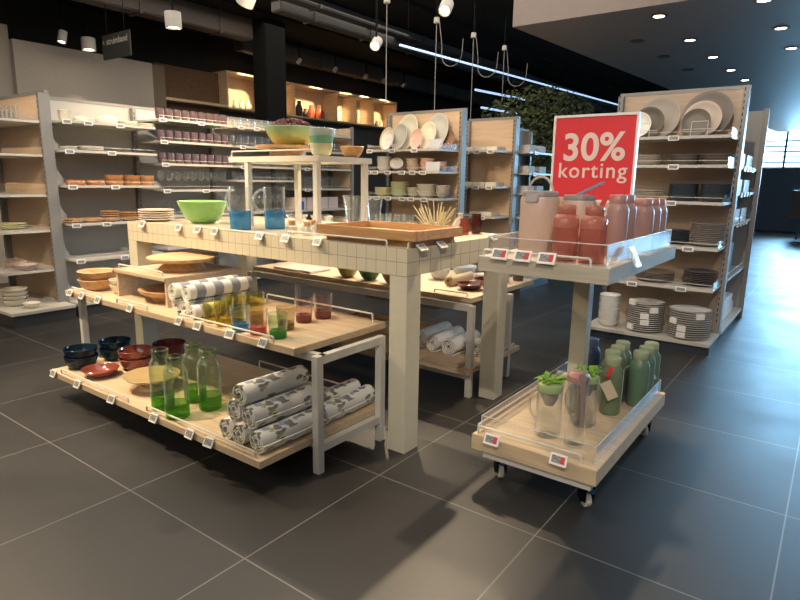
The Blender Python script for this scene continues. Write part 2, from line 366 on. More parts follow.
# spotlights: each lamp carries its own light
headm = mat('spot_head_white', (.5, .47, .42), .5)
lens = mat('lamp_lens', (1, .9, .7), .5, emit=(1, .86, .66), es=14)
def spotlight(label, x, y, z, tx, ty, tz, power, size=60, col=WARM, r=.065, h=.14, blend=.5, soft=.03):
    t = thing('spotlight', label, 'spotlight', (x, y, z), 0, 'ceiling spotlights')
    d = (Vector((tx, ty, tz))-Vector((x, y, z))).normalized(); q = d.to_track_quat('-Z', 'Y').to_euler()
    hd = fin('lamp_head', lathe([(0, h/2), (r*.96, h/2), (r, h/2-.008), (r, -h/2), (r*.9, -h/2), (r*.84, -h/2+.03), (0, -h/2+.03)], 20), headm, t, True); hd.rotation_euler = q
    ln = fin('lens', lathe([(0, 0), (r*.6, 0)], 20), lens, t); ln.rotation_euler = q; ln.location = d*(h/2-.012)
    fin('stem', tube([(0, 0, h/2-.02), (0, 0, 3.695-z)], .012), black, t)
    l = bpy.data.lights.new('spot_beam', 'SPOT'); l.energy = power; l.spot_size = R(size); l.spot_blend = blend; l.color = col; l.shadow_soft_size = soft
    o = bpy.data.objects.new('spot_beam', l); C.objects.link(o); o.parent = t; o.location = d*(h/2+.02); o.rotation_euler = q
K = 2.7
spotlight('white cylinder spotlight right of the hanging sign, near the left wall', -6.34, 4.19, 3.12, -6.4, 4.3, 0, 60*K, 70, r=.09, h=.17)
spotlight('white cylinder spotlight just left of the hanging sign', -8.1, 4.1, 3.05, -8.0, 4.05, 0, 60*K, 80, r=.085, h=.15)
spotlight('small white spotlight in the far left corner', -8.1, 3.78, 3.08, -7.9, 3.0, 0, 25*K, 70, r=.05)
spotlight('white spotlight at the top edge, left of the column', -4.96, 4.11, 3.12, -6.4, 4.2, 1.3, 80*K, 85, r=.085)
spotlight('tilted white spotlight right of the column', -4.95, 6.12, 3.06, -4.2, 3.6, 1.0, 80*K, 60)
spotlight('bright tilted spotlight above the plate shelves', -3.5, 5.45, 3.12, -3.0, 3.4, 1.0, 75*K, 60)
spotlight('spotlight over the back of the tiled table', -2.5, 4.25, 3.25, -2.7, 2.2, .4, 150*K, 66)
spotlight('spotlight over the drinkware trolley', -1.25, 3.45, 3.3, -.8, 2.6, .3, 110*K, 55)
spotlight('spotlight before the tiled table, aimed at its left half', -3.6, .6, 3.3, -3.5, 2.2, .5, 165*K, 58)
spotlight('spotlight before the low table, aimed at the towels', -5.2, 1.0, 3.3, -3.0, 2.0, .3, 140*K, 60)
spotlight('spotlight aimed at the standing plates', -2.7, 1.3, 3.4, -4.05, 5.7, 1.45, 110*K, 30)
spotlight('spotlight aimed at the large right shelving unit', -.5, 1.6, 3.4, -1.25, 5.7, 1.45, 120*K, 38, NEUT)
spotlight('spotlight aimed at the far beige unit', -2.6, 2.6, 3.4, -3.6, 6.8, 1.4, 90*K, 26)
spotlight('spotlight aimed at the wooden bowls shelves', -2.9, 1.6, 3.4, -6.4, 3.5, 1.0, 170*K, 38, NEUT)
spotlight('added fill spotlight aimed at the far glass shelves', -4.1, 3.9, 3.4, -6.4, 6.0, 1.5, 50*K, 80)  # extra out-of-view lamp put in to brighten the glass row
spotlight('added fill spotlight before the trolley, aimed at the sale sign', .5, -.3, 3.4, -1.0, 2.8, 1.1, 110*K, 42, NEUT)  # weak frontal fill added to lift the sign and trolley
spotlight('added fill spotlight aimed at the leftmost panel', -5.9, -1.6, 3.4, -6.75, 2.6, .9, 170*K, 36)  # out-of-view lamp added to brighten the panel under its shelves

# recessed downlights in the dropped ceiling
holes = [(-1.683, 6.472), (-1.638, 7.695), (-1.586, 8.841), (-1.531, 9.944), (-1.477, 10.975), (-.796, 6.434), (-.755, 7.626), (-.735, 8.77), (-2.148, 7.427), (-2.1, 8.489), (-2.03, 9.6)]
names = ['nearest of the lit row', 'second of the lit row', 'third of the lit row', 'fourth of the lit row', 'farthest of the lit row', 'nearest in the right row', 'second in the right row', 'third in the right row', 'unlit, nearest of the left row', 'unlit, middle of the left row', 'unlit, farthest of the left row']
offm = mat('unlit_lens', (.08, .075, .07), .4); ringm = mat('downlight_ring', (.12, .11, .10), .5)
for i, (x, y) in enumerate(holes):
    t = thing('recessed_downlight', f'round recessed ceiling downlight, {names[i]}', 'downlight', (x, y, 3.0), 0, 'recessed downlights')
    fin('ring', lathe([(.055, -.001), (.08, -.001), (.082, -.006), (.052, -.006), (.055, -.001)], 20), ringm, t)
    fin('lens', lathe([(0, -.004), (.054, -.004)], 20), lens if i < 8 else offm, t)

# hanging wires with looping cable
for i, (y, zb) in enumerate(((5.24, 1.2), (6.19, 1.2), (7.06, 1.4), (7.93, 2.55))):
    x = -4.1
    zb = (2.2, 2.2, 2.2, 2.5)[i]
    t = thing('hanging_wire', ['thin hanging wire nearest the standing plates', 'second thin hanging wire with a cable loop', 'third thin hanging wire behind the plate shelves', 'short thin hanging wire farthest back'][i], 'wire', (x, y, 0), 0, 'hanging ceiling wires')
    fin('wire', tube([(0, 0, 3.2), (0, 0, zb)], .004, 6), mat('pale_cord', (.35, .33, .3), .6), t)
    fin('ceiling_cup', lathe([(0, 3.26), (.03, 3.26), (.035, 3.2), (.0, 3.19)], 12), headm, t, True)
    fin('drop_cable', tube([(0, 0, 3.25), (0, 0, 3.7)], .006, 6), black, t)
    if i: fin('cable_loop', tube([(.03, .02, 3.2), (.05, .05, 2.95)]+arc((.19, .05, 2.85), .14, PI, 2*PI, 10)+[(.34, .05, 3.0)], .004, 6), _m['pale_cord'], t)

# hanging direction sign
t = thing('hanging_sign', 'small black hanging sign with an arrow and pale lettering', 'sign', (-7.24, 4.0, 2.78))
fin('board', B(-.31, .31, -.012, .012, 0, .28, .004), mat('sign_black', (.03, .029, .026), .6), t)
fin('hanger', tube([(.2, 0, .275), (.2, 0, .91)], .004, 6, tube([(-.2, 0, .275), (-.2, 0, .91)], .004, 6)), black, t)
def text(s, size, m, parent, loc, rot, name, off=0, ext=.001, align='CENTER', sp=1.0):
    cu = bpy.data.curves.new(name, 'FONT'); cu.body = s; cu.size = size; cu.extrude = ext; cu.offset = off; cu.align_x = align; cu.space_character = sp
    tmp = bpy.data.objects.new('tmp', cu); C.objects.link(tmp); dg = bpy.context.evaluated_depsgraph_get(); dg.update()
    me = bpy.data.meshes.new_from_object(tmp.evaluated_get(dg)); bpy.data.objects.remove(tmp)
    me.materials.clear(); me.materials.append(m); o = bpy.data.objects.new(name, me); C.objects.link(o); o.parent = parent; o.location = loc; o.rotation_euler = rot; return o
signtxt = mat('sign_lettering', (.42, .40, .36), .6)
text('struimband', .105, signtxt, t, (.035, -.0135, .165), (R(90), 0, 0), 'lettering', .001)
bm = bmesh.new(); v = [bm.verts.new(p) for p in ((-.29, -.0135, .195), (-.255, -.0135, .165), (-.255, -.0135, .225))]; bm.faces.new(v); fin('arrow', bm, signtxt, t)

# lit wall niches -------------------------------------------------------
NX = -8.96
niches = [(6.62, 7.45), (7.50, 8.10), (8.18, 9.28), (9.34, 9.88), (9.94, 10.46), (10.52, 11.28)]
bm = bmesh.new()
fin_n = []
yy0, yy1 = 6.59, 11.33
nichewood = wood('niche_wood', (.60, .44, .27), (.72, .55, .36), .5)
nn = thing('wall_niche_shelf', 'long wooden row of lit open box niches high on the wall', 'shelf', (NX, 0, 2.53))
box(bm, 0, .42, yy0, yy1, 0, .03); box(bm, 0, .42, yy0, yy1, .58, .61); fin('board', bm, oak, nn)
bm = B(0, .02, yy0, yy1, .03, .58); fin('back_board', bm, nichewood, nn)
for y in [6.602]+[(a[1]+b[0])/2 for a, b in zip(niches, niches[1:])]+[11.318]:
    fin('divider', B(.02, .42, y-.012, y+.012, .03, .58), nichewood, nn)
NZ = 2.56
def vase(r, h, m, name='vase', neck=.5):
    return lathe_thing(name, [(0, 0), (r*.7, 0), (r, h*.3), (r*.95, h*.55), (r*neck, h*.82), (r*neck*1.15, h), (r*neck*.9, h), (r*neck*.8, h*.8), (0, h*.7)], m, 16)
redcer = mat('terracotta_red_glaze', (.45, .09, .04), .35)
darkvase = mat('dark_brown_glaze', (.06, .035, .03), .4)
for key, y, r, h, m, lab in (('nv1', 8.40, .07, .30, darkvase, 'tall dark brown vase in the arched-lit niche'), ('nv2', 8.56, .06, .17, darkvase, 'short dark brown vase in the arched-lit niche'), ('nv3', 8.73, .075, .25, redcer, 'terracotta red vase beside the short dark vase'), ('nv4', 8.97, .09, .27, redcer, 'rounded terracotta red vase at the niche end'),
        ('nv5', 6.88, .05, .14, creamcer, 'left small cream jar in the first niche'), ('nv6', 7.02, .05, .16, creamcer, 'middle small cream jar in the first niche'), ('nv7', 7.16, .055, .17, creamcer, 'right small cream jar in the first niche'),
        ('nv8', 10.63, .055, .17, darkvase, 'dark jar at left in the last niche'), ('nv9', 10.80, .045, .13, taupe, 'taupe pot in the middle of the last niche'), ('nv10', 10.96, .045, .15, creamcer, 'cream pot at right in the last niche'), ('nv11', 10.17, .03, .32, creamcer, 'slender cream vase in the fifth niche'), ('nv12', 7.88, .05, .36, creamcer, 'tall cream vase in the niche right of the column')):
    put(key, vase(r, h, m), (NX+.25, y, NZ), lab, 'vase', 'objects in the wall niches')
put('niche_plate', lambda: fin('plate', lathe(p_plate(.15), 24), ceramic, None, True), (NX+.14, 9.55, NZ+.152), 'round cream plate standing in a wall niche', 'plate', None, (0, R(82), 0))
for i, (y0, y1) in enumerate(niches):
    spotlight(f'small black-stemmed spotlight in front of wall niche, {ORD[i]} from left', NX+1.0, (y0+y1)/2-.1, 3.4, NX+.1, (y0+y1)/2-.02, NZ+.22, 150, 38, (1, .78, .48), .035, .09, .25)

# ------------------------------------------------------------ shelving units
def price_tag(parent, x, y, z, rz=0, tilt=-20, w=.055, h=.035, red=False):
    o = fin('price_tag', B(-w/2, w/2, -.004, .004, -h/2, h/2, .0015), white, parent)
    o.location = (x, y, z); o.rotation_euler = (R(tilt), 0, rz)
    s = fin('screen', B(-w*.38, w*.38, -.0052, -.004, -h*.30, h*.32), screen_red if red else screen, o); return o
def unit(label, loc, rz, Wd, zs, depth, panel, tags, posts=(1, 1), height=2.17, deck=True, deckdepth=None, group=None, deckz=.14, endg=(0, 1), slot=True, kick=dark):
    """gondola bay: local x along the bay, front towards local -y, back panel at y 0"""
    t = thing('shelving_unit', label, 'shelving unit', loc, rz, group)
    fin('back_panel', B(.03, Wd-.03, 0, .03, deckz, height-.03), panel, t)
    fin('top_rail', B(.0, Wd, -.005, .035, height-.03, height), greymetal, t)
    for k, x in enumerate((0, Wd-.045)):
        if not posts[k]: continue
        bm = B(x, x+.045, -.06, .04, 0, height-.03, .003)
        p = fin('upright', bm, greymetal, t)
        sl = bmesh.new()
        for i in range(int(height/.05)-4): box(sl, x+.012, x+.019, -.0612, -.0602, .2+i*.05, .225+i*.05)
        fin('slots', sl, black, p)
    dd = deckdepth or depth
    if deck:
        fin('plinth', B(0, Wd, -dd+.03, .03, 0, deckz-.03), kick, t)
        fin('deck', B(0, Wd, -dd, 0, deckz-.03, deckz, .003), shelfm, t)
    for si, z in enumerate(zs):
        sh = fin('shelf', B(.03, Wd-.03, -depth, -.001, z-.022, z, .002), shelfm, t)
        fin('price_rail', B(.03, Wd-.03, -depth-.012, -depth, z-.022, z+.002), mat('rail_cream', (.46, .43, .38), .4), sh)
        bm = bmesh.new()
        tube([(.04, -depth+.012, z+.001), (.04, -depth+.012, z+.035), (Wd-.04, -depth+.012, z+.035), (Wd-.04, -depth+.012, z+.001)], .002, 6, bm)
        fin('front_wire', bm, metal_w, sh)
        if endg[0] or endg[1]:
            if endg[0]: fin('end_guard', B(.03, .034, -depth, -.01, z+.001, z+.06), acryl, sh)
            if endg[1]: fin('end_guard', B(Wd-.034, Wd-.03, -depth, -.01, z+.001, z+.06), acryl, sh)
        for x in (tags[si] if si < len(tags) else []): price_tag(sh, x, -depth-.018, z-.016, 0, 0, .085, .042)
    return t
def side_panel(t, x, depth, h, m, z0=0):
    fin('side_panel', B(x, x+.02, -depth+.03, 0, z0, h-.02), m, t); p = fin('upright', B(x-.008, x+.028, -depth-.02, -depth+.03, 0, h, .003), greymetal, t)
ZROW1 = [1.90, 1.625, 1.29, .92, .565]
XB = -6.45
unit('grey shelving bay with wooden bowls and cream crockery, far left', (XB, 2.70, 0), R(90), 1.0, ZROW1, .45, greypanel, [[.06, .26, .58], [.06, .47], [.06, .48], [.06, .36], [.07, .52]], (0, 1), 2.15, deckdepth=.51, endg=(0, 0))
unit('grey shelving bay of purple-brown tumblers', (XB, 3.70, 0), R(90), 1.0, [2.0, 1.77, 1.53, 1.245, .96, .6], .45, greypanel, [[.06, .54], [.06], [.06], [.06, .56]], (0, 1), 2.15, deckdepth=.51, endg=(0, 0))
unit('grey shelving bay of clear glasses beyond the tumblers', (XB, 4.70, 0), R(90), 1.0, [2.0, 1.77, 1.53, 1.36, .96, .6], .45, greypanel, [[.1, .34], [.12], [.12]], (0, 1), 2.15, deckdepth=.51, endg=(0, 0))
t = unit('last grey shelving bay of glasses and boxed glassware', (XB, 5.70, 0), R(90), 1.15, [2.0, 1.77, 1.53, 1.25, .96, .6], .45, greypanel, [[], [], [.2], [.2]], (0, 1), 2.15, deckdepth=.51, endg=(0, 1))
side_panel(t, 1.15, .45, 2.15, beech)
# end unit at far left facing the camera
t = unit('grey end shelving with beige panel at the left picture edge', (-7.35, 2.66, 0), 0, 1.2, [1.885, 1.575, 1.20, .86, .475], .50, beech, [[.2]]*5, (1, 1), 2.17, deck=False, endg=(1, 1))
o = fin('plinth', B(.0, 1.40, -.54, .0, 0, .11), dark, t); fin('deck', B(0, 1.42, -.57, .0, .11, .14, .003), shelfm, t)
# central plate unit
ZP = [1.72, 1.485, 1.20, .85, .5]
unit('beige-backed shelving of standing plates and pastel crockery', (-4.48, 5.8, 0), 0, 1.05, ZP, .45, beech, [[.08, .4, .7], [.06, .16, .34, .54, .68, .82], [.06, .19, .35, .55, .67, .84]], (1, 1), 2.17, endg=(1, 1))
unit('beige shelving with flat white goods behind the plate unit', (-4.0, 6.85, 0), 0, .70, [1.75, 1.33, .97, .55], .45, beech, [[.25, .4, .58], [.25, .4, .58], [.3, .5]], (1, 1), 2.17, endg=(0, 0))
ZE = [1.76, 1.5, 1.25, .95, .6]
unit('pale side shelving seen end-on beside the tree', (-3.62, 6.95, 0), R(90), .9, ZE, .42, greypanel, [[.2], [.2]], (0, 1), 2.1, deckdepth=.45, endg=(0, 0))
# right unit
ZR = [1.775, 1.545, 1.25, .88, .54]
unit('tall beige-backed plate shelving right of the sale sign', (-1.78, 5.8, 0), 0, 1.05, ZR, .45, panelwood, [[.6], [.62], [.63], [.8], [.38, .78]], (1, 1), 2.2, deckdepth=.53, deckz=.10, endg=(1, 1), kick=mat('blue_black_kick', (.03, .04, .06), .5))
t = unit('end shelving of white trays facing right, past the plates', (-1.12, 5.86, 0), R(90), 1.3, [1.55, 1.32, 1.05, .55], .36, greypanel, [[.3, .5, .7, .9]]*3, (0, 1), 2.17, deckdepth=.395, deckz=.10, endg=(0, 0), kick=_m['blue_black_kick'])
side_panel(t, 1.3, .39, 2.15, greypanel)
# ------------------------------------------------------------ tiled table
TZ = 1.065
t = thing('tiled_table', 'long high cream-tiled display table on thick square legs', 'table', (-1.65, 2.29, 0))
L_, Dp = 2.535, 1.096
tt = fin('table_top', B(-L_, 0, 0, Dp, .928, TZ), creamtile, t)
for pl in tt.data.polygons:      # the end faces carry wider tiles
    if abs(pl.normal.x) > .9:
        for li in pl.loop_indices: tt.data.uv_layers[0].data[li].uv.x *= .65
for x, y in ((-.108, 0), (-.108, Dp-.12), (-L_, 0), (-L_, Dp-.12)):
    fin('leg', B(x, x+.108, y, y+.12, 0, .928, .002), cream, t)
def rail(parent, pts, r=.005, name='wire_rail', m=None):
    return fin(name, tube(pts, r, 8), m or metal_w, parent, True)
def hoop(x0, x1, y, z, h=.03): return [(x0, y, z-.001), (x0+.003, y, z+h-.004), (x0+.008, y, z+h), (x1-.008, y, z+h), (x1-.003, y, z+h-.004), (x1, y, z-.001)]
rail(t, hoop(-.86, -.14, .018, TZ)); rail(t, [(-.02, .03, TZ-.001), (-.02, .034, TZ+.026), (-.02, .05, TZ+.03), (-.02, .45, TZ+.03), (-.02, .455, TZ-.001)])
rail(t, hoop(-1.75, -.95, .018, TZ, .006))
for x in (-3.96, -3.52, -3.31, -3.13, -2.71, -2.49, -2.24): price_tag(t, x+1.65, -.014, 1.058, random.uniform(-.1, .1), -28, .062, .048)
for y in (2.39, 2.57, 3.13): price_tag(t, .016, y-2.29, 1.066, R(90), -50, .062, .048)

# ------------------------------------------------------------ low stepped table
t = thing('low_table', 'low two-tier oak table in front of the tiled table', 'table', (-1.85, 1.54, 0))
MZ, LZ = .62, .18
def X(v): return v+1.85
def Y(v): return v-1.54
fin('upper_shelf', B(X(-4.18), X(-1.94), Y(1.81), Y(2.50), MZ-.034, MZ, .002), oak, t)
fin('lower_shelf', B(X(-3.89), X(-1.885), Y(1.545), Y(2.42), LZ-.036, LZ, .002), oak, t)
for x in (-4.12, -1.88):
    for y in (1.86, 2.33): fin('leg', B(X(x), X(x+.04), Y(y), Y(y+.04), 0, MZ-.034, .002), metal_w, t)
fin('frame_bar', box(box(B(X(-4.12), X(-1.84), Y(1.9), Y(1.93), MZ-.075, MZ-.035), X(-1.878), X(-1.842), Y(1.9), Y(2.33), MZ-.075, MZ-.035), X(-4.118), X(-4.082), Y(1.9), Y(2.33), MZ-.075, MZ-.035), metal_w, t)
fin('lower_frame_bar', B(X(-4.08), X(-1.9), Y(1.90), Y(1.93), LZ-.075, LZ-.037), metal_w, t)
fin('lower_frame_bar', B(X(-1.884), X(-1.845), Y(1.9), Y(2.33), LZ-.075, LZ-.037), metal_w, t)
for x0, x1 in ((-4.10, -3.72), (-3.52, -3.18), (-2.86, -2.09)): rail(t, hoop(X(x0), X(x1), Y(1.822), MZ, .028))
rail(t, hoop(X(-2.85), X(-1.985), Y(2.44), MZ, .05))
for x0, x1 in ((-3.76, -2.98), (-2.80, -1.93)): rail(t, hoop(X(x0), X(x1), Y(1.56), LZ, .028))
rail(t, hoop(X(-2.9), X(-1.93), Y(2.40), LZ, .05))
for x in (-4.08, -3.92, -3.71, -3.33, -2.83, -2.66, -2.39, -2.14): price_tag(t, X(x), Y(1.798), MZ-.004, random.uniform(-.1, .1), -30, .06, .048)
for x in (-3.81, -3.5, -3.11, -2.69, -2.38, -2.23): price_tag(t, X(x), Y(1.533), LZ-.004, random.uniform(-.1, .1), -30, .06, .048)

# second low table behind, right
t = thing('low_table', 'oak two-tier table half hidden behind the tiled table', 'table', (-1.84, 3.15, 0))
def X2(v): return v+1.84
def Y2(v): return v-3.15
SZ, SL = .645, .20
fin('upper_shelf', B(X2(-4.0), X2(-1.85), Y2(3.28), Y2(4.25), SZ-.034, SZ, .002), oak, t)
fin('lower_shelf', B(X2(-4.0), X2(-1.785), Y2(3.15), Y2(3.92), SL-.034, SL, .002), oak, t)
for x in (-3.98, -1.83):
    for y in (3.2, 3.74): fin('leg', B(X2(x), X2(x+.04), Y2(y), Y2(y+.04), 0, SZ-.034, .002), metal_w, t)
fin('frame_bar', box(B(X2(-3.94), X2(-1.83), Y2(3.24), Y2(3.27), SZ-.08, SZ-.035), X2(-3.94), X2(-1.83), Y2(3.21), Y2(3.24), SL-.08, SL-.035), metal_w, t)
rail(t, hoop(X2(-2.16), X2(-1.9), Y2(3.32), SZ, .02)); rail(t, [(X2(-1.8), Y2(3.6), SL-.001), (X2(-1.8), Y2(3.6), SL+.03), (X2(-1.8), Y2(3.85), SL+.03), (X2(-1.8), Y2(3.85), SL-.001)])

# ------------------------------------------------------------ drinkware trolley
CZ, CT = 1.07, .24
t = thing('display_trolley', 'two-tier wooden trolley on casters carrying the sale sign', 'trolley', (-.985, 2.36, 0))
def XC(v): return v+.985
def YC(v): return v-2.36
fin('tray', B(XC(-1.244), XC(-.66), YC(2.262), YC(3.42), CT-.072, CT, .002), oak, t)
fin('top_board', B(XC(-1.25), XC(-.68), YC(2.262), YC(3.38), CZ-.066, CZ, .002), wood('grey_oak', (.42, .37, .28), (.52, .46, .36)), t)
fin('post', B(XC(-1.008), XC(-.93), YC(2.80), YC(2.87), CT, CZ-.066, .002), cream, t)
fin('underframe', B(XC(-1.19), XC(-.685), YC(2.275), YC(3.37), .135, CT-.072, .002), metal_w, t)
rubber = mat('caster_white', (.62, .6, .52), .4)
for x in (-1.15, -.735):
    for y in (2.385, 3.32):
        c = fin('caster', box(box(B(-.024, -.018, -.03, .028, -.095, -.002), .018, .024, -.03, .028, -.095, -.002), -.03, .03, -.035, .035, -.002, .006), black, t); c.location = (XC(x), YC(y), .129); c.rotation_euler = (0, 0, random.uniform(.7, 1.3))
        fin('fork_bridge', B(-.018, .018, -.025, .025, -.05, -.02, .002), black, c)
        wv = lathe([(0, -.015), (.026, -.015), (.037, -.009), (.037, .009), (.026, .015), (0, .015)], 20); bmesh.ops.rotate(wv, verts=wv.verts, matrix=Matrix.Rotation(R(90), 3, 'Y'))
        wh = fin('wheel', wv, rubber, c, True); wh.location = (0, 0, -.092)
        hb = lathe([(0, -.0255), (.013, -.0255), (.013, .0255), (0, .0255)], 12); bmesh.ops.rotate(hb, verts=hb.verts, matrix=Matrix.Rotation(R(90), 3, 'Y')); h_ = fin('axle', hb, black, wh); 
        fin('brake_lever', B(-.012, .012, -.055, -.028, -.045, -.03, .002), mat('blue_lever', (.05, .12, .25), .4), c)
def guard(z, x0, x1, y0, y1, h, nm):
    bm = B(x0, x1, y0, y0+.004, z+.001, z+h); box(bm, x0, x1, y1-.004, y1, z+.001, z+h); box(bm, x0, x0+.004, y0+.004, y1-.004, z+.001, z+h); box(bm, x1-.004, x1, y0+.004, y1-.004, z+.001, z+h)
    g = fin('acrylic_guard', bm, acryl, t)
    fin('guard_edge', tube([(x0, y0, z+h), (x1, y0, z+h), (x1, y1, z+h), (x0, y1, z+h)], .0022, 6, None, True), mat('acrylic_edge', (.6, .62, .62), .2), g)
    for a_, b_ in ((x0, y0), (x1, y0), (x1, y1), (x0, y1)): fin('guard_corner', tube([(a_, b_, z+.001), (a_, b_, z+h)], .002, 6), _m['acrylic_edge'], g)
guard(CT, XC(-1.22), XC(-.685), YC(2.31), YC(3.39), .08, 'a')
guard(CZ, XC(-1.225), XC(-.705), YC(2.30), YC(3.35), .085, 'b')
rail(t, hoop(XC(-1.225), XC(-.735), YC(2.29), CT, .035)); rail(t, hoop(XC(-1.235), XC(-.76), YC(2.285), CZ, .028))
rail(t, [(XC(-1.232), YC(2.3), CT-.001), (XC(-1.232), YC(2.305), CT+.035), (XC(-1.232), YC(3.3), CT+.035), (XC(-1.232), YC(3.305), CT-.001)], .005)
for x in (-1.14, -1.035, -.93): price_tag(t, XC(x), YC(2.252), CZ+.018, 0, -28, .075, .05, True)
for x in (-1.135, -.82): price_tag(t, XC(x), YC(2.252), CT+.004, 0, -22, .075, .05, True)
price_tag(t, XC(-.668), YC(2.55), CZ+.02, R(90), -25, .07, .09)

# ------------------------------------------------------------ sale sign
t = thing('sale_sign', 'square red 30% korting sale sign in a white frame', 'sign', (-1.004, 2.92, CZ))
fin('stand', B(-.07, .07, -.004, .004, .012, .23, .001), metal_w, t); fin('foot', B(-.09, .09, -.04, .04, 0, .012, .003), metal_w, t)
fin('frame', box(box(box(B(-.205, .205, -.012, .012, .227, .239), -.205, .205, -.012, .012, .632, .644), -.205, -.194, -.012, .012, .239, .632), .194, .205, -.012, .012, .239, .632), white, t)
fin('poster', B(-.194, .194, -.006, .006, .239, .632), mat('sale_red', (.72, .035, .045), .5), t)
stx = mat('sale_lettering', (.82, .66, .58), .5)
text('30%', .18, stx, t, (.0, -.0075, .43), (R(90), 0, 0), 'numeral_lettering', .004, .001, 'CENTER', 1.02)
text('korting', .104, stx, t, (.0, -.0075, .345), (R(90), 0, 0), 'word_lettering', .0008, .001, 'CENTER', 1.12)

# ============================================================ goods on the low table, lower shelf
gblue = tinted('dark_blue_glass', (.12, .22, .32), (.02, .05, .08), .45)
gred = mat('brick_red_glaze', (.24, .055, .035), .2, coat=.5); gred2 = mat('dark_red_glaze', (.11, .018, .015), .2, coat=.5)
def bowlb(r, h, m, **k): return lathe_thing('bowl', p_bowl(r, h, **k), m, 32)
put('blue_bowl', bowlb(.10, .08, gblue, foot=.6, curve=.4), (-3.79, 1.70, LZ), 'dark blue glass bowl, lower of the front pair on the bottom shelf', 'bowl', 'dark blue glass bowls')
put('blue_bowl', None, (-3.79, 1.70, LZ+.05), 'dark blue glass bowl, upper of the front pair on the bottom shelf', 'bowl', 'dark blue glass bowls')
put('blue_bowl', None, (-3.80, 1.93, LZ), 'dark blue glass bowl, lower of the rear pair on the bottom shelf', 'bowl', 'dark blue glass bowls')
put('blue_bowl', None, (-3.80, 1.93, LZ+.05), 'dark blue glass bowl, upper of the rear pair on the bottom shelf', 'bowl', 'dark blue glass bowls')
put('red_dish', bowlb(.108, .05, gred, foot=.5), (-3.53, 1.69, LZ), 'shallow brick red dish beside the front dark blue bowls', 'dish', 'red glazed tableware')
put('red_bowl', bowlb(.105, .075, gred, foot=.6, curve=.4), (-3.51, 1.91, LZ), 'brick red bowl, lower of the stacked pair', 'bowl', 'red glazed tableware')
put('red_bowl', None, (-3.51, 1.91, LZ+.05), 'brick red bowl, upper of the stacked pair', 'bowl', 'red glazed tableware')
put('dark_red_bowl', bowlb(.11, .11, gred2, foot=.62, curve=.4), (-3.53, 2.16, LZ), 'deep dark red bowl behind the brick red pair', 'bowl', 'red glazed tableware')
def yellow_stand():
    t = thing('serving_dish', '', '')
    fin('foot', lathe([(0, 0), (.075, 0), (.07, .01), (.05, .035), (.06, .048), (0, .048)], 32), lightwood, t, True)
    fin('dish', lathe([(0, .048), (.1, .049), (.15, .075), (.158, .085), (.154, .086), (.1, .057), (0, .054)], 36), mat('yellow_glaze', (.52, .38, .18), .25, coat=.3), t, True); return t
put('yellow_stand', yellow_stand, (-3.09, 1.77, LZ), 'wide shallow ochre dish on a foot behind the green bottles', 'dish')
gg = glass('green_glass', (.90, .95, .86), 1.5); ggl = tinted('green_glass_base', (.58, .84, .42), (.16, .36, .06), .28); gr = glass('green_glass_rim', (.70, .80, .62), 1.5)
def bottle():
    t = thing('glass_bottle', '', '')
    fin('body', lathe([(.060, .085), (.060, .245), (.057, .268), (.048, .285), (.041, .293), (.041, .345), (.039, .345), (.039, .293), (.046, .283), (.055, .266), (.058, .245), (.058, .085)], 32), gg, t, True)
    fin('tinted_base', lathe([(0, 0), (.052, 0), (.059, .008), (.060, .085), (.055, .085), (.055, .02), (0, .016)], 32), ggl, t, True)
    fin('neck_rim', lathe([(.0415, .325), (.044, .327), (.044, .346), (.0415, .348)], 32), gr, t, True); return t
for i, (x, y, lab) in enumerate(((-2.765, 1.635, 'green glass bottle at the left front of the bottle group'), (-2.60, 1.615, 'green glass bottle at the front beside the towels'), (-2.57, 1.79, 'green glass bottle at right, nearest the patterned towels'), (-2.73, 1.81, 'green glass bottle at the back of the bottle group'))):
    put('bottle', bottle, (x, y, LZ), lab, 'bottle', 'green glass bottles on the bottom shelf', scale=(1, 1, .94))
def towel(r, L, m, turns=4.0, start=.008):
    turns *= .78
    def f():
        bm = bmesh.new(); n = int(turns*18); pts = []; th = (r-start)/turns
        for side in (0, 1):
            seq = []
            for i in range(n+1):
                a = i/n*turns*2*PI; rr = start+(r-start-th*.5)*i/n+(th*.52 if side else 0); rr *= 1+.03*math.sin(a*1.7)
                seq.append((rr*math.cos(a-PI*.6), rr*math.sin(a-PI*.6)))
            pts.append(seq)
        loop = pts[0]+pts[1][::-1]; zm = min(p[1] for p in loop)
        ys = [0, .012, L*.25, L*.5, L*.75, L-.012, L]; rings = []
        for k, y in enumerate(ys):
            e = .97 if k in (0, len(ys)-1) else (1+random.uniform(-.02, .02))
            rings.append([bm.verts.new((p[0]*e, y+random.uniform(-.002, .002), (p[1]*e-zm))) for p in loop])
        N = len(loop)
        for a, b in zip(rings, rings[1:]):
            for i in range(N): bm.faces.new((a[i], a[(i+1) % N], b[(i+1) % N], b[i]))
        for ring, fl in ((rings[0], 0), (rings[-1], 1)):
            for i in range(n):
                q = (ring[i], ring[i+1], ring[N-2-i], ring[N-1-i]); bm.faces.new(q if fl else q[::-1])
        bmesh.ops.recalc_face_normals(bm, faces=bm.faces)
        return fin('rolled_towel', bm, m, None, True)
    return f
leafm = pattern_mat('leaf_print_cotton', 'leaf'); stripem = pattern_mat('grey_cream_stripe_cotton', 'stripe'); plainm = pattern_mat('cream_print_cotton', 'plain')
def tw(key, *a): return towel(*a)
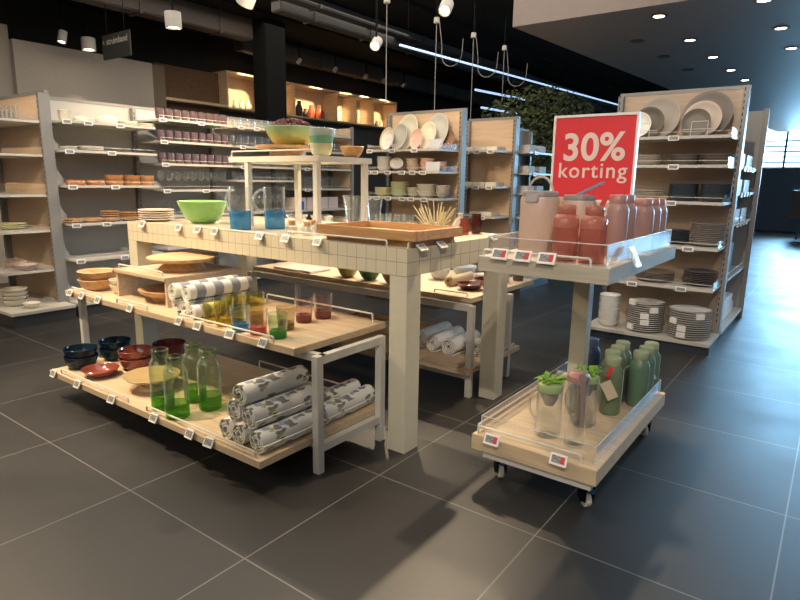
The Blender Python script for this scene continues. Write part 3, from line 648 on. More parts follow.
tl = [(-1.957, 1.59, 0, 'leaf-print rolled towel, right of the front bottom row'), (-2.073, 1.585, 0, 'leaf-print rolled towel, middle of the front bottom row'), (-2.188, 1.60, 0, 'leaf-print rolled towel, left of the front bottom row'),
      (-2.017, 1.60, .097, 'leaf-print rolled towel, right of the second layer'), (-2.133, 1.61, .097, 'leaf-print rolled towel, left of the second layer'), (-2.077, 1.60, .194, 'leaf-print rolled towel, topmost of the pile'),
      (-1.957, 2.00, 0, 'leaf-print rolled towel at the far right behind the table leg'), (-2.073, 2.01, 0, 'leaf-print rolled towel, rear bottom row behind the pile')]
for i, (x, y, z, lab) in enumerate(tl):
    put('leaf%d' % (i % 3), towel(.0575, .385, leafm, 4.2-.3*(i % 3)), (x, y, LZ+z), lab, 'towel', 'leaf-print rolled towels', (0, 0, R(random.uniform(-1.5, 1.5))))

# ============================================================ low table, middle shelf
put('wood_bowl', bowlb(.125, .075, acacia2, t=.01, foot=.6), (-4.04, 1.97, MZ), 'wooden bowl, lower of the pair at the left end of the middle shelf', 'bowl', 'stacked wooden bowls')
put('wood_bowl', None, (-4.04, 1.97, MZ+.055), 'wooden bowl, upper of the pair at the left end of the middle shelf', 'bowl', 'stacked wooden bowls')
for k, nm in enumerate(('lower', 'middle')):
    put('cream_bowl', bowlb(.07, .06, creamcer), (-3.80, 2.0, MZ+k*.035), f'small cream bowl, {nm} in the stack left of the crate', 'bowl', 'small bowls left of the crate')
put('small_wood_bowl', bowlb(.075, .06, acacia2, t=.008), (-3.80, 2.03, MZ+.10), 'small wooden bowl on top of the cream bowls', 'bowl')
t = thing('wooden_riser', 'open-fronted pale oak box riser on the middle shelf', 'riser', (-3.44, 2.215, MZ))
fin('top_board', B(-.28, .29, -.29, .27, .158, .18, .002), oak, t); fin('side_board', B(-.28, -.26, -.28, .27, 0, .158), oak, t); fin('side_board', B(.27, .29, -.28, .27, 0, .158), oak, t)
rail(t, hoop(-.26, .24, -.27, .18, .03))
def cakestand():
    t = thing('cake_stand', '', '')
    fin('foot', lathe([(0, 0), (.145, 0), (.148, .012), (.12, .04), (.115, .062), (0, .062)], 36), acacia2, t, True)
    fin('top_plate', lathe([(0, .062), (.19, .062), (.215, .078), (.215, .086), (.2, .09), (0, .09)], 40), lightwood, t, True); return t
put('cakestand', cakestand, (-3.38, 2.20, MZ+.18), 'round wooden cake stand on top of the box riser', 'cake stand')
put('board_bowl', lathe_thing('wooden_bowl', [(0, 0), (.12, 0), (.14, .03), (.19, .055), (.20, .075), (.185, .078), (.12, .045), (0, .04)], acacia2, 36), (-3.36, 2.10, MZ), 'wide wooden bowl inside the box riser', 'bowl')
for i, (x, y, z, r, L, lab) in enumerate(((-2.88, 1.87, 0, .047, .44, 'grey and cream striped towel, bottom right of the stack'), (-2.87, 1.88, .078, .052, .45, 'grey and cream striped towel lying on top at right'), (-2.80, 2.03, .0, .04, .3, ''),)):
    if lab: put('stripe%d' % i, towel(r, L, stripem, 4), (x, y, MZ+z), lab, 'towel', 'striped rolled towels', (0, 0, R(1)))
put('stripe4', lambda: None or towel(.052, .45, stripem, 4)(), (-2.975, 1.86, MZ+.078), 'grey and cream striped towel lying on top at left, beside the riser', 'towel', 'striped rolled towels')
put('stripe3', towel(.042, .2, stripem, 3.4), (-2.785, 1.85, MZ), 'small striped rolled towel at the front of the stack', 'towel', 'striped rolled towels')
put('stripe0', None, (-2.978, 1.88, MZ), 'grey and cream striped towel, bottom left against the box riser', 'towel', 'striped rolled towels')
GB = {}
def gtumbler(body, base, r=.043, h=.11):
    def f():
        t = thing('tumbler', '', '')
        fin('glass_body', lathe([(r*.86, h*.3), (r*.96, h*.7), (r, h), (r-.002, h), (r*.96-.003, h*.7), (r*.86-.002, h*.3)], 28), body, t, True)
        fin('tinted_base', lathe([(0, 0), (r*.76, 0), (r*.84, .006), (r*.865, h*.32), (r*.80, h*.32), (r*.76, .016), (0, .014)], 28), base, t, True); return t
    return f
yb, ybb = glass('amber_glass', (.93, .90, .62), 1.5), tinted('amber_base', (.88, .80, .42), (.42, .35, .06), .25)
pb, pbb = glass('pink_glass', (.97, .92, .90), 1.5), tinted('pink_base', (.86, .55, .52), (.5, .18, .16), .3)
bb, bbb = glass('blue_tint_glass', (.86, .93, .96), 1.5), tinted('blue_base', (.45, .70, .88), (.08, .28, .5), .4)
gb_, gbb = glass('green_tint_glass', (.86, .93, .84), 1.5), tinted('green_base', (.45, .76, .42), (.08, .33, .09), .4)
sb_, sbb = glass('smoke_glass', (.88, .85, .76), 1.5), tinted('smoke_base', (.7, .62, .48), (.25, .2, .1), .3)
mb_, mbb = glass('mauve_glass', (.93, .86, .85), 1.5), tinted('mauve_base', (.7, .48, .46), (.28, .12, .11), .4)
for key, b, bs, x, y, z, r, h, lab in (
    ('gy1', yb, ybb, -2.66, 1.89, 0, .05, .11, 'amber glass tumbler at the left end of the tumblers'), ('gy2', yb, ybb, -2.545, 1.885, 0, .052, .145, 'tall amber glass tumbler behind the blue-based one'),
    ('gy3', yb, ybb, -2.60, 2.0, 0, .052, .145, 'amber glass tumbler, rear left of the amber group'), ('gy4', yb, ybb, -2.475, 2.03, 0, .055, .165, 'tallest amber glass tumbler, rear right of the amber group'),
    ('gb1', bb, bbb, -2.395, 1.87, 0, .05, .13, 'clear tumbler with a blue base'), ('gp1', pb, pbb, -2.27, 1.88, 0, .05, .13, 'clear tumbler with a pink base at the shelf front'),
    ('gg1', gb_, gbb, -2.145, 1.90, 0, .05, .125, 'clear tumbler with a green base at the shelf front'), ('gs1', sb_, sbb, -2.24, 2.04, 0, .05, .12, 'smoke brown tumbler behind the green-based one'),
    ('gm1', mb_, mbb, -2.285, 2.21, 0, .052, .135, 'mauve tumbler, left of the rear pair'), ('gm2', mb_, mbb, -2.27, 2.345, 0, .055, .14, 'mauve tumbler, right of the rear pair')):
    put(key, gtumbler(b, bs, r, h), (x, y, MZ+z), lab, 'tumbler', 'coloured glass tumblers')

# ============================================================ tiled table top
plate_flat = lathe_thing('plate', p_plate(.125, .02), mat('pale_pink_plate', (.62, .53, .45), .3), 36)
for j, (x, y, w) in enumerate(((-4.06, 2.45, 'the left stack beside the green bowl'), (-3.98, 2.80, 'the rear stack beside the green bowl'))):
    stack('pack_plate', plate_flat, 5, .016, (x, y, TZ), 'pale pink plate', w, 'plate', 'plates at the left end of the tiled table')
put('green_bowl', bowlb(.172, .155, mat('bright_green_glaze', (.20, .42, .10), .3, coat=.3), t=.008, foot=.42, curve=.5), (-3.66, 2.57, TZ), 'large bright green salad bowl on the tiled table', 'bowl')
def pitcher():
    t = thing('pitcher', '', ''); r = .068
    fin('glass_body', lathe([(r*.98, .12), (r*1.02, .27), (r*.99, .27), (r*.95, .12)], 32), clear, t, True)
    fin('blue_base', lathe([(0, 0), (r*.9, 0), (r*.95, .006), (r*.98, .12), (r*.94, .12), (0, .118)], 32), tinted('blue_water_glass', (.35, .62, .85), (.07, .27, .52), .5), t, True)
    fin('handle', tube(arc((-r*.99, 0, .18), .072, PI*.5, PI*1.5, 14, 'xz', .95, 1.0), .008, 10), tinted('clear_handle', (.9, .93, .93), (.7, .75, .75), .25), t, True); return t
put('pitcher', pitcher, (-3.045, 2.41, TZ), 'clear glass pitcher with blue base, nearest the green bowl', 'pitcher', 'blue-based glass pitchers')
put('pitcher', None, (-2.96, 2.62, TZ), 'clear glass pitcher with blue base, right one under the small riser', 'pitcher', 'blue-based glass pitchers', (0, 0, R(35)))
# small riser
t = thing('display_riser', 'pale raised display stand on four thin legs on the tiled table', 'riser', (-2.94, 2.83, TZ))
fin('top_board', B(-.42, .42, -.25, .25, .424, .46, .002), mat('pale_board', (.62, .57, .46), .45), t)
for x, y in ((.365, -.245), (.365, .2), (-.265, -.245), (-.265, .2)): fin('leg', B(x, x+.035, y, y+.035, 0, .424, .001), metal_w, t)
rail(t, hoop(-.40, .38, -.238, .46, .035), .005)
RZ = TZ+.46
def standb():
    t = thing('wooden_stand', '', '')
    fin('foot', lathe([(0, 0), (.12, 0), (.12, .04), (.115, .055), (0, .055)], 32), acacia2, t, True)
    fin('board', lathe([(0, .055), (.205, .055), (.21, .062), (.21, .075), (0, .078)], 36), acacia2, t, True); return t
put('standb', standb, (-3.04, 2.82, RZ), 'round wooden stand under the green glass bowl on the riser', 'stand')
gbm = bpy.data.materials.new('green_amber_glass'); gbm.use_nodes = True; nt = gbm.node_tree; b = nt.nodes['Principled BSDF']; b.inputs['Roughness'].default_value = .15
tc = nt.nodes.new('ShaderNodeTexCoord'); sp = nt.nodes.new('ShaderNodeSeparateXYZ'); rp = nt.nodes.new('ShaderNodeValToRGB'); mr = nt.nodes.new('ShaderNodeMath'); mr.operation = 'MULTIPLY'; mr.inputs[1].default_value = 7
nt.links.new(tc.outputs['Object'], sp.inputs[0]); nt.links.new(sp.outputs[2], mr.inputs[0]); nt.links.new(mr.outputs[0], rp.inputs[0]); rp.color_ramp.elements[0].color = (.40, .38, .10, 1); rp.color_ramp.elements[0].position = .3; rp.color_ramp.elements[1].color = (.25, .45, .24, 1); rp.color_ramp.elements[1].position = .85
nt.links.new(rp.outputs[0], b.inputs['Base Color'])
put('gbowl', bowlb(.178, .115, gbm, foot=.55, curve=.55), (-3.0, 2.82, RZ+.078), 'large green and amber glass bowl of dark red pods', 'bowl')
bm = bmesh.new()
for i in range(420):
    a = random.uniform(0, 2*PI); q = math.sqrt(random.random())*.15; zz = .10+(1-(q/.16)**2)*.075*random.uniform(.35, 1)
    c = Vector((q*math.cos(a), q*math.sin(a), zz)); mtx = Matrix.Translation(c)@Matrix.Rotation(random.uniform(0, 6), 4, random.choice('XYZ'))@Matrix.Diagonal((1.5, .7, .8, 1)); bmesh.ops.create_icosphere(bm, subdivisions=1, radius=.011, matrix=mtx)
o = fin('dried_pods', bm, mat('dark_red_pods', (.10, .02, .018), .5), None, True); tag(o, 'heap of dark red dried pods filling the green glass bowl', 'dried pods', None, (-3.0, 2.82, RZ+.078)); o['kind'] = 'stuff'
cupm = [mat('cream_yellow_cup', (.62, .60, .36), .25), mat('jade_cup', (.20, .45, .28), .25), mat('pale_grey_cup', (.50, .60, .55), .2)]
for k, (nm, m) in enumerate(zip(('cream yellow bowl at the bottom', 'jade green bowl in the middle', 'pale grey-green bowl on top'), cupm)):
    put('cup%d' % k, bowlb(.072+.004*k, .075, m, foot=.6, curve=.4), (-2.63, 2.72, RZ+k*.045), nm+' of the nested stack on the riser', 'bowl', 'nested bowls on the riser')
put('brown_bowl', bowlb(.08, .07, acacia, t=.008), (-2.60, 2.97, RZ), 'small brown wooden bowl at the right end of the riser', 'bowl')
def make_tray(w, d, h, m, inner=None):
    t = thing('serving_tray', '', '')
    fin('base', B(-w/2+.01, w/2-.01, -d/2+.01, d/2-.01, 0, .012), inner or m, t)
    for a in ((-w/2, w/2, -d/2, -d/2+.018), (-w/2, w/2, d/2-.018, d/2), (-w/2, -w/2+.018, -d/2+.018, d/2-.018), (w/2-.018, w/2, -d/2+.018, d/2-.018)): fin('tray_side', B(*a, 0, h, .002), m, t)
    return t
put('tray_low', lambda: make_tray(.58, .38, .032, acacia), (-1.96, 2.545, TZ), 'smaller wooden tray beneath the large tray on the tiled table', 'tray')
put('tray_top', lambda: make_tray(.655, .45, .05, acacia, lightwood), (-1.955, 2.54, TZ+.033), 'large rectangular wooden tray at the corner of the tiled table', 'tray')
cg = 'clear glassware on the tiled table'
for i, (x, y) in enumerate(((-3.28, 3.12), (-3.08, 3.18), (-2.86, 3.10))):
    put('clear_bowl', bowlb(.085, .06, clear, t=.003), (x, y, TZ), f'wide clear glass bowl under the riser, {("leftmost", "middle", "rightmost")[i]}', 'bowl', cg)
for i, (x, y, r, h) in enumerate(((-2.84, 3.26, .078, .21), (-2.66, 3.28, .06, .2))):
    put(f'clear_vase{i}', lathe_thing('vase', [(0, 0), (r*.6, 0), (r*.72, h*.3), (r*.8, h*.6), (r, h), (r-.003, h), (r*.77, h*.6), (r*.68, h*.3), (r*.5, .02), (0, .018)], clear, 24), (x, y, TZ), ('wide', 'narrow')[i]+' clear glass vase behind the wooden tray', 'vase', cg)
def corkjar():
    t = thing('glass_jar', '', ''); fin('glass_body', lathe([(0, 0), (.03, 0), (.032, .05), (.024, .062), (.024, .066), (.022, .06), (.030, .05), (.028, .004)], 20), clear, t, True)
    fin('cork', lathe([(0, .05), (.021, .05), (.023, .08), (0, .08)], 16), acacia2, t, True); return t
for i, (x, y) in enumerate(((-2.62, 2.45), (-2.48, 2.44), (-2.55, 2.55))):
    put('corkjar', corkjar, (x, y, TZ), f'tiny corked glass jar left of the wooden tray, {("left", "right", "rear")[i]} one', 'jar', 'tiny corked jars')
for i, (x, y, h) in enumerate(((-2.50, 3.2, .10), (-2.39, 3.22, .09), (-2.29, 3.18, .10), (-2.44, 3.08, .09), (-2.33, 3.07, .09))):
    put('clear_jar', lathe_thing('tumbler', p_tumbler(.04, .1), clear, 20), (x, y, TZ), f'clear glass tumbler behind the wooden tray, {ORD[i]} from left', 'tumbler', cg)
t = thing('dried_stems', 'bundle of straw-coloured dried stems in a clear glass behind the tray', 'dried stems', (-2.09, 3.18, TZ))
fin('glass', lathe(p_tumbler(.06, .06), 24), clear, t, True)
bm = bmesh.new()
for i in range(46):
    a, l = random.uniform(0, 2*PI), random.uniform(.10, .21); tl_ = random.uniform(.2, .95); b0 = Vector((.03*math.cos(a), .03*math.sin(a), .012)); d = Vector((math.cos(a)*tl_*1.4-.1, math.sin(a)*tl_*.5, 1)).normalized()
    tube([b0, b0+d*l*.5, b0+d*l+Vector((0, 0, -.01))], random.choice((.002, .003, .0045)), 5, bm)
st = fin('stems', bm, mat('straw', (.62, .52, .30), .8), t); st['kind'] = 'stuff'
def goblet(m, bm_=None): return lathe_thing('vase', [(0, 0), (.035, 0), (.045, .03), (.05, .07), (.038, .1), (.042, .13), (.038, .13), (.034, .1), (.044, .07), (.03, .02), (0, .015)], m, 24)
put('pink_vase', goblet(tinted('rose_glass', (.75, .42, .36), (.4, .12, .08), .4)), (-1.86, 3.18, TZ), 'small rose glass vase at the right end of the tiled table', 'vase', None, (0, 0, 0), (.7, .7, .75))
put('brown_vase', goblet(tinted('brown_glass', (.3, .13, .1), (.12, .03, .02), .5)), (-1.84, 3.29, TZ), 'dark brown glass vase behind the rose vase', 'vase', None, (0, 0, 0), (.7, .7, .95))
put('straw2', lambda: fin('cloth_bundle', lathe([(0, 0), (.04, .01), (.05, .04), (.03, .08), (.012, .1), (.02, .12), (0, .12)], 14, wob=.08), mat('pale_cloth', (.62, .52, .40), .9), None, True), (-1.97, 3.31, TZ), 'small tied cloth bundle beside the dried stems', 'cloth bundle')

# ============================================================ second low table
yel2 = mat('olive_yellow_glaze', (.36, .33, .10), .3); grn2 = mat('bottle_green_glaze', (.05, .14, .06), .3)
for key, m, x, lab in (('b2y', yel2, -3.02, 'olive yellow bowl under the tiled table'), ('b2g', grn2, -2.80, 'bottle green bowl under the tiled table'), ('b2b', brownplate, -2.58, 'brown bowl under the tiled table')):
    put(key, bowlb(.085, .075, m), (x, 3.40, SZ), lab, 'bowl', 'bowls on the rear low table')
put('b2blue', bowlb(.085, .085, bluegrey), (-2.42, 3.78, SZ), 'pale blue bowl seen beside the corner leg', 'bowl', 'bowls on the rear low table')
put('b2blue2', bowlb(.10, .085, bluegrey), (-2.34, 4.02, SZ), 'wider pale blue bowl further back', 'bowl', 'bowls on the rear low table')
put('rollb', towel(.042, .30, mat('tan_cloth', (.58, .45, .29), .9), 3.2), (-2.20, 3.56, SZ), 'tan striped rolled cloth on the rear low table', 'rolled cloth')
put('red_dish2', bowlb(.095, .045, gred2, foot=.6), (-2.02, 3.56, SZ), 'dark red dish, front one on the rear low table', 'dish', 'dark red dishes on the rear low table')
put('red_dish2', None, (-2.02, 3.80, SZ), 'dark red dish, rear one on the rear low table', 'dish', 'dark red dishes on the rear low table')
stack('white_saucer', lathe_thing('saucer', p_plate(.08, .014), ceramic, 24), 3, .012, (-2.15, 4.02, SZ), 'small white saucer', 'the little stack on the rear low table', 'saucer', 'white saucers')
put('brown_mug', lathe_thing('cup', p_tumbler(.045, .09, .004), mat('dark_brown_cup', (.09, .06, .05), .4), 20), (-1.93, 4.14, SZ), 'dark brown cup at the far right of the rear low table', 'cup')
put('pink_mug', lathe_thing('cup', p_tumbler(.045, .09, .004), pinkcer, 20), (-1.98, 4.0, SZ), 'pale pink cup beside the dark brown one', 'cup')
put('flat_towel', lambda: fin('folded_towel', B(-.22, .22, -.12, .12, 0, .018, .006), mat('pale_linen', (.62, .54, .45), .9)), (-3.55, 3.42, SZ), 'pale folded towel at the left of the rear low table', 'towel')
put('tray2', lambda: make_tray(.44, .32, .05, lightwood, beech), (-3.1, 3.72, SL), 'pale wooden tray on the lower rear shelf, left one', 'tray', 'trays on the lower rear shelf')
put('tray2', None, (-2.62, 3.74, SL), 'pale wooden tray on the lower rear shelf, right one', 'tray', 'trays on the lower rear shelf')
t2 = [('roll_w1', mat('grey_weave', (.20, .17, .15), .9), -2.19, 3.36, 'grey-ended rolled towel between the two thick legs'), ('roll_w2', plainm, -2.045, 3.34, 'beige-ended rolled towel nearest the low table leg')]
for key, m, x, y, lab in t2: put(key, towel(.066, .36, plainm, 4), (x, y, SL), lab, 'towel', 'cream rolled towels on the lower rear shelf')
put('roll_w1', None, (-2.335, 3.42, SL), 'cream rolled towel next to the corner leg', 'towel', 'cream rolled towels on the lower rear shelf')
put('roll_w1', None, (-1.90, 3.46, SL), 'cream rolled towel behind the low table leg', 'towel', 'cream rolled towels on the lower rear shelf')
put('flat_box', lambda: fin('flat_packet', B(-.14, .14, -.09, .09, 0, .02, .003), mat('kraft_packet', (.50, .37, .26), .7)), (-2.0, 3.24, SL), 'flat brown packet at the front of the lower rear shelf', 'packet')
put('wood_dish', lathe_thing('wooden_dish', p_plate(.11, .03, .01), lightwood, 28), (-3.62, 3.66, SL), 'round pale wooden dish on the lower rear shelf', 'dish')

# ============================================================ trolley goods
canm = mat('beige_canister', (.50, .36, .29), .4); lidm = mat('grey_lid', (.22, .19, .18), .4)
def canister():
    t = thing('canister', '', ''); r = .088
    fin('body', lathe([(0, 0), (r*.95, 0), (r, .008), (r, .245), (r*.95, .255), (0, .255)], 36), canm, t, True)
    fin('lid', lathe([(0, .255), (r*.93, .255), (r*.93, .272), (r*.86, .28), (0, .28)], 36), lidm, t, True)
    fin('clasp', B(-.03, .03, -r-.006, -r+.01, .232, .268, .003), mat('clasp_grey', (.42, .38, .38), .3), t)
    fin('handle', tube(arc((0, 0, .26), .062, 0, PI, 16, 'xz', 1, 1.35), .0055, 8), mat('beige_handle', (.48, .38, .32), .4), t, True); return t
put('canister', canister, (-1.115, 2.578, CZ), 'large beige lidded canister with a carrying handle raised', 'canister', 'beige canisters on the trolley')
def canister2():
    t = thing('canister', '', ''); r = .075
    fin('body', lathe([(0, 0), (r*.95, 0), (r, .008), (r, .245), (r*.95, .255), (0, .255)], 36), canm, t, True)
    fin('lid', lathe([(0, .255), (r*.93, .255), (r*.93, .272), (r*.86, .28), (0, .28)], 36), lidm, t, True)
    b = B(-.016, .016, -.01, .12, -.007, .007, .004); bmesh.ops.rotate(b, verts=b.verts, matrix=Matrix.Rotation(R(28), 3, 'X'))
    h = fin('flip_handle', b, mat('bluegrey_handle', (.25, .27, .36), .35), t); h.location = (0, -.01, .284); h.rotation_euler = (0, 0, R(-75)); return t
put('canister2', canister2, (-0.955, 2.64, CZ), 'beige lidded canister with a folded grey-blue handle in front of the sign', 'canister', 'beige canisters on the trolley', scale=(1, 1, 0.95))
put('canister2b', lambda: fin('storage_jar', lathe([(0, 0), (.068, 0), (.07, .008), (.07, .22), (.06, .25), (0, .25)], 32), canm, None, True), (-1.12, 2.8, CZ), 'plain beige storage jar behind the large canister', 'jar', 'beige canisters on the trolley')
pinkt = tinted('pink_tint_plastic', (.94, .68, .62), (.58, .25, .19), .30); pinkl = tinted('pink_lid_plastic', (.7, .35, .3), (.52, .19, .14), .75)
def pinkjar():
    t = thing('lidded_jar', '', '')
    fin('jar_body', lathe([(0, 0), (.050, 0), (.054, .006), (.054, .15), (.051, .15), (.050, .01), (0, .008)], 32), pinkt, t, True)
    fin('shoulder', lathe([(.054, .15), (.054, .185), (.046, .20), (.038, .207), (0, .207)], 32), pinkl, t, True)
    fin('lid', lathe([(0, .207), (.036, .207), (.038, .21), (.038, .243), (.034, .248), (0, .248)], 32), pinkl, t, True)
    fin('inner_box', B(-.028, .028, -.028, .028, .012, .085, .003), mat('orange_insert', (.62, .33, .20), .5), t); return t
put('pinkjar', pinkjar, (-0.91, 2.385, CZ), 'pink translucent lidded jar, left one at the trolley corner', 'jar', 'pink lidded jars', scale=(0.97, 0.97, 0.93))
put('pinkjar', None, (-0.795, 2.385, CZ), 'pink translucent lidded jar, right one at the trolley corner', 'jar', 'pink lidded jars', scale=(0.97, 0.97, 0.93))
mauve = mat('mauve_bottle', (.36, .21, .19), .4); mauve2 = mat('mauve_lid', (.42, .22, .19), .4)
papertag = mat('paper_tag', (.62, .52, .36), .8); redtag = mat('red_tag', (.60, .05, .04), .5)
def hangtag(t, x, y, z, w, h, tilt, m, nm='hang_tag'):
    o = fin(nm, B(-w/2, w/2, -.0012, .0012, -h, 0, .0005), m, t); o.location = (x, y, z); o.rotation_euler = (R(-8), R(tilt), R(30)); return o
def mbottle(tagged, h=.27, r=.05):
    def f():
        t = thing('drinking_bottle', '', '')
        fin('body', lathe([(0, 0), (r*.95, 0), (r, .008), (r, h*.74), (r*.93, h*.8), (r*.74, h*.86), (0, h*.86)], 32), mauve, t, True)
        fin('cap', lathe([(0, h*.86), (r*.72, h*.86), (r*.74, h*.87), (r*.74, h*.985), (r*.68, h), (0, h)], 32), mauve2, t, True)
        if tagged: hangtag(t, -r*.9, -r*.75, h*.86, .04, .085, 14, papertag); hangtag(t, -r*.75, -r*.95, h*.97, .022, .045, 25, redtag, 'red_tag')
        return t
    return f
put('mb_t', mbottle(True), (-0.8, 2.7, CZ), 'mauve drinking bottle with paper tag, left of the front pair', 'bottle', 'mauve drinking bottles')
put('mb', mbottle(False), (-0.8, 2.82, CZ), 'mauve drinking bottle just behind the tagged left one', 'bottle', 'mauve drinking bottles')
mr = [(-.80, 3.36), (-.80, 3.25)]
put('mbr_t', mbottle(True, .25, .05), (-.765, 3.0, CZ), 'mauve drinking bottle with red tag, front of the right row', 'bottle', 'mauve drinking bottles')
put('mbr1', mbottle(False, .25, .05), (-0.76, 3.11, CZ), 'mauve drinking bottle, second in the right row', 'bottle', 'mauve drinking bottles')
put('mbr1', None, (-0.76, 3.23, CZ), 'mauve drinking bottle, last in the right row', 'bottle', 'mauve drinking bottles')
for j, (x, y) in enumerate(((-.93, 3.10), (-.93, 3.25), (-1.06, 3.2))):
    put('mb', None, (x, y, CZ), f'mauve drinking bottle behind the sale sign, {("front", "rear", "left")[j]} one', 'bottle', 'mauve drinking bottles')
# lower tray
sage = mat('sage_bottle', (.15, .20, .11), .35); sagecap = mat('sage_cap', (.34, .38, .22), .4); navy = mat('navy_bottle', (.045, .075, .16), .35); navycap = mat('navy_cap', (.10, .15, .28), .4)
sage2 = mat('blue_green_bottle', (.12, .20, .13), .35)
def sbottle(b, c, tagged=0):
    def f():
        t = thing('drinking_bottle', '', ''); r = .047
        fin('body', lathe([(0, 0), (r*.95, 0), (r, .008), (r, .185), (r*.95, .205), (r*.72, .225), (r*.66, .232), (0, .232)], 32), b, t, True)
        fin('cap', lathe([(0, .23), (r*.68, .23), (r*.72, .233), (r*.72, .263), (r*.66, .268), (0, .268)], 32), c, t, True)
        if tagged: hangtag(t, -.01, -r-.022, .165, .05, .085, -28, papertag); hangtag(t, .012, -r-.012, .235, .02, .05, 22, redtag, 'red_tag')
        return t
    return f
sg = 'green drinking bottles on the trolley tray'
put('sb_t', sbottle(sage, sagecap, 1), (-0.822, 2.93, CT), 'sage green bottle with a paper tag, foremost of the left row', 'bottle', sg, scale=(1.1, 1.1, 1.1))
for i, (x, y) in enumerate(((-.862, 3.045), (-.868, 3.155), (-.874, 3.265))):
    put('sb', sbottle(sage, sagecap), (x, y, CT), f'sage green bottle, {("second", "third", "fourth")[i]} in the left row behind the tagged one', 'bottle', sg, scale=(1.1, 1.1, 1.1))
put('sb', None, (-1.13, 3.3, CT), 'sage green bottle half hidden behind the trolley post', 'bottle', sg, scale=(1.1, 1.1, 1.1))
put('navy', sbottle(navy, navycap), (-1.03, 3.22, CT), 'navy blue drinking bottle beside the trolley post', 'bottle', scale=(1.1, 1.1, 1.1))
put('sb2', sbottle(sage2, sagecap), (-0.742, 3.13, CT), 'blue-green bottle at the front of the right row', 'bottle', sg, scale=(1.1, 1.1, 1.1))
put('sb2', None, (-0.742, 3.24, CT), 'blue-green bottle, middle of the right row', 'bottle', sg, scale=(1.1, 1.1, 1.1))
put('sb2_t', sbottle(sage2, sagecap, 1), (-0.742, 3.345, CT), 'blue-green bottle with a red tag at the end of the right row', 'bottle', sg, scale=(1.1, 1.1, 1.1))
t = thing('acrylic_divider', 'clear upright divider between the two rows of green bottles', 'divider', (-.801, 3.20, CT)); fin('sheet', B(-.002, .002, -.14, .17, 0, .2), acryl, t); fin('edge', tube([(0, -.14, 0.003), (0, -.14, .2), (0, .17, .2)], .002, 6), _m['acrylic_edge'], t)
leafg = mat('leaf_green_plastic', (.22, .42, .05), .45)
def infuser():
    t = thing('lidded_jug', '', ''); r = .052
    fin('glass_body', lathe([(0, 0), (r*.9, 0), (r, .008), (r, .20), (r-.003, .20), (r-.004, .012), (0, .010)], 32), clear, t, True)
    fin('lid', lathe([(r*.98, .185), (r*1.0, .19), (r*.98, .212), (r*.7, .222), (0, .224)], 28), mat('pale_green_lid', (.38, .48, .22), .35), t, True)
    fin('strainer', lathe([(r*.8, .185), (r*.62, .15), (r*.35, .125), (0, .12)], 16), mat('strainer', (.45, .45, .42), .3, .6), t, True)
    fin('handle', tube(arc((-r*.95, 0, .115), .06, PI*.5, PI*1.5, 12, 'xz', .6, 1), .005, 8), tinted('clear_handle2', (.9, .9, .88), (.6, .55, .5), .3), t, True)
    bm = bmesh.new()
    for i in range(34):
        a, el, ll = random.uniform(0, 2*PI), random.uniform(.1, 1.1), random.uniform(.03, .055)
        c = Vector((math.cos(a)*r*.45, math.sin(a)*r*.45, .222)); d = Vector((math.cos(a)*math.cos(el), math.sin(a)*math.cos(el), math.sin(el)*.7)); s_ = Vector((-math.sin(a), math.cos(a), 0))*ll*.28; n_ = d.cross(s_).normalized()*.006
        p = [c, c+d*ll*.5+s_+n_, c+d*ll-Vector((0, 0, .008)), c+d*ll*.5-s_+n_]; lo = [bm.verts.new(q) for q in p]; hi = [bm.verts.new(q+Vector((0, 0, .0025))) for q in p]
        bm.faces.new(lo[::-1]); bm.faces.new(hi)
        for k in range(4): bm.faces.new((lo[k], lo[(k+1) % 4], hi[(k+1) % 4], hi[k]))
    fin('leaf_ornament', bm, leafg, t); return t
put('infuser', infuser, (-0.962, 2.47, CT), 'clear glass jug with a leafy green lid, front left on the tray', 'jug', 'leafy-lidded glass jugs', scale=(1.12, 1.12, 1.18))
put('infuser', None, (-0.875, 2.7, CT), 'clear glass jug with a leafy green lid, right of the trolley post', 'jug', 'leafy-lidded glass jugs', (0, 0, R(40)), scale=(1.12, 1.12, 1.18))
def strawbottle():
    t = thing('drinking_bottle', '', ''); r = .04
    fin('glass_body', lathe([(0, 0), (r*.9, 0), (r, .008), (r*1.02, .245), (r*1.02-.003, .245), (r-.004, .012), (0, .010)], 32), clear, t, True)
    fin('lid', lathe([(r*1.04, .24), (r*1.08, .244), (r*1.08, .262), (r*.8, .272), (0, .274)], 28), mat('dusty_pink_lid', (.42, .22, .20), .4), t, True)
    kn = lathe([(0, -.012), (.017, -.012), (.018, 0), (.017, .012), (0, .012)], 18); bmesh.ops.rotate(kn, verts=kn.verts, matrix=Matrix.Rotation(R(90), 3, 'X')); k = fin('hinge_knob', kn, mat('taupe_strap', (.24, .17, .15), .5), t, True); k.location = (.028, -.028, .263)
    b = B(-.009, .009, -.002, .002, -.17, 0, .001); s_ = fin('strap', b, _m['taupe_strap'], t); s_.location = (.03, -.036, .255); s_.rotation_euler = (0, R(-3), R(10)); return t
put('strawbottle', strawbottle, (-0.825, 2.44, CT), 'tall clear bottle with a dusty pink lid and brown strap', 'bottle', scale=(1.1, 1.1, 1.25))

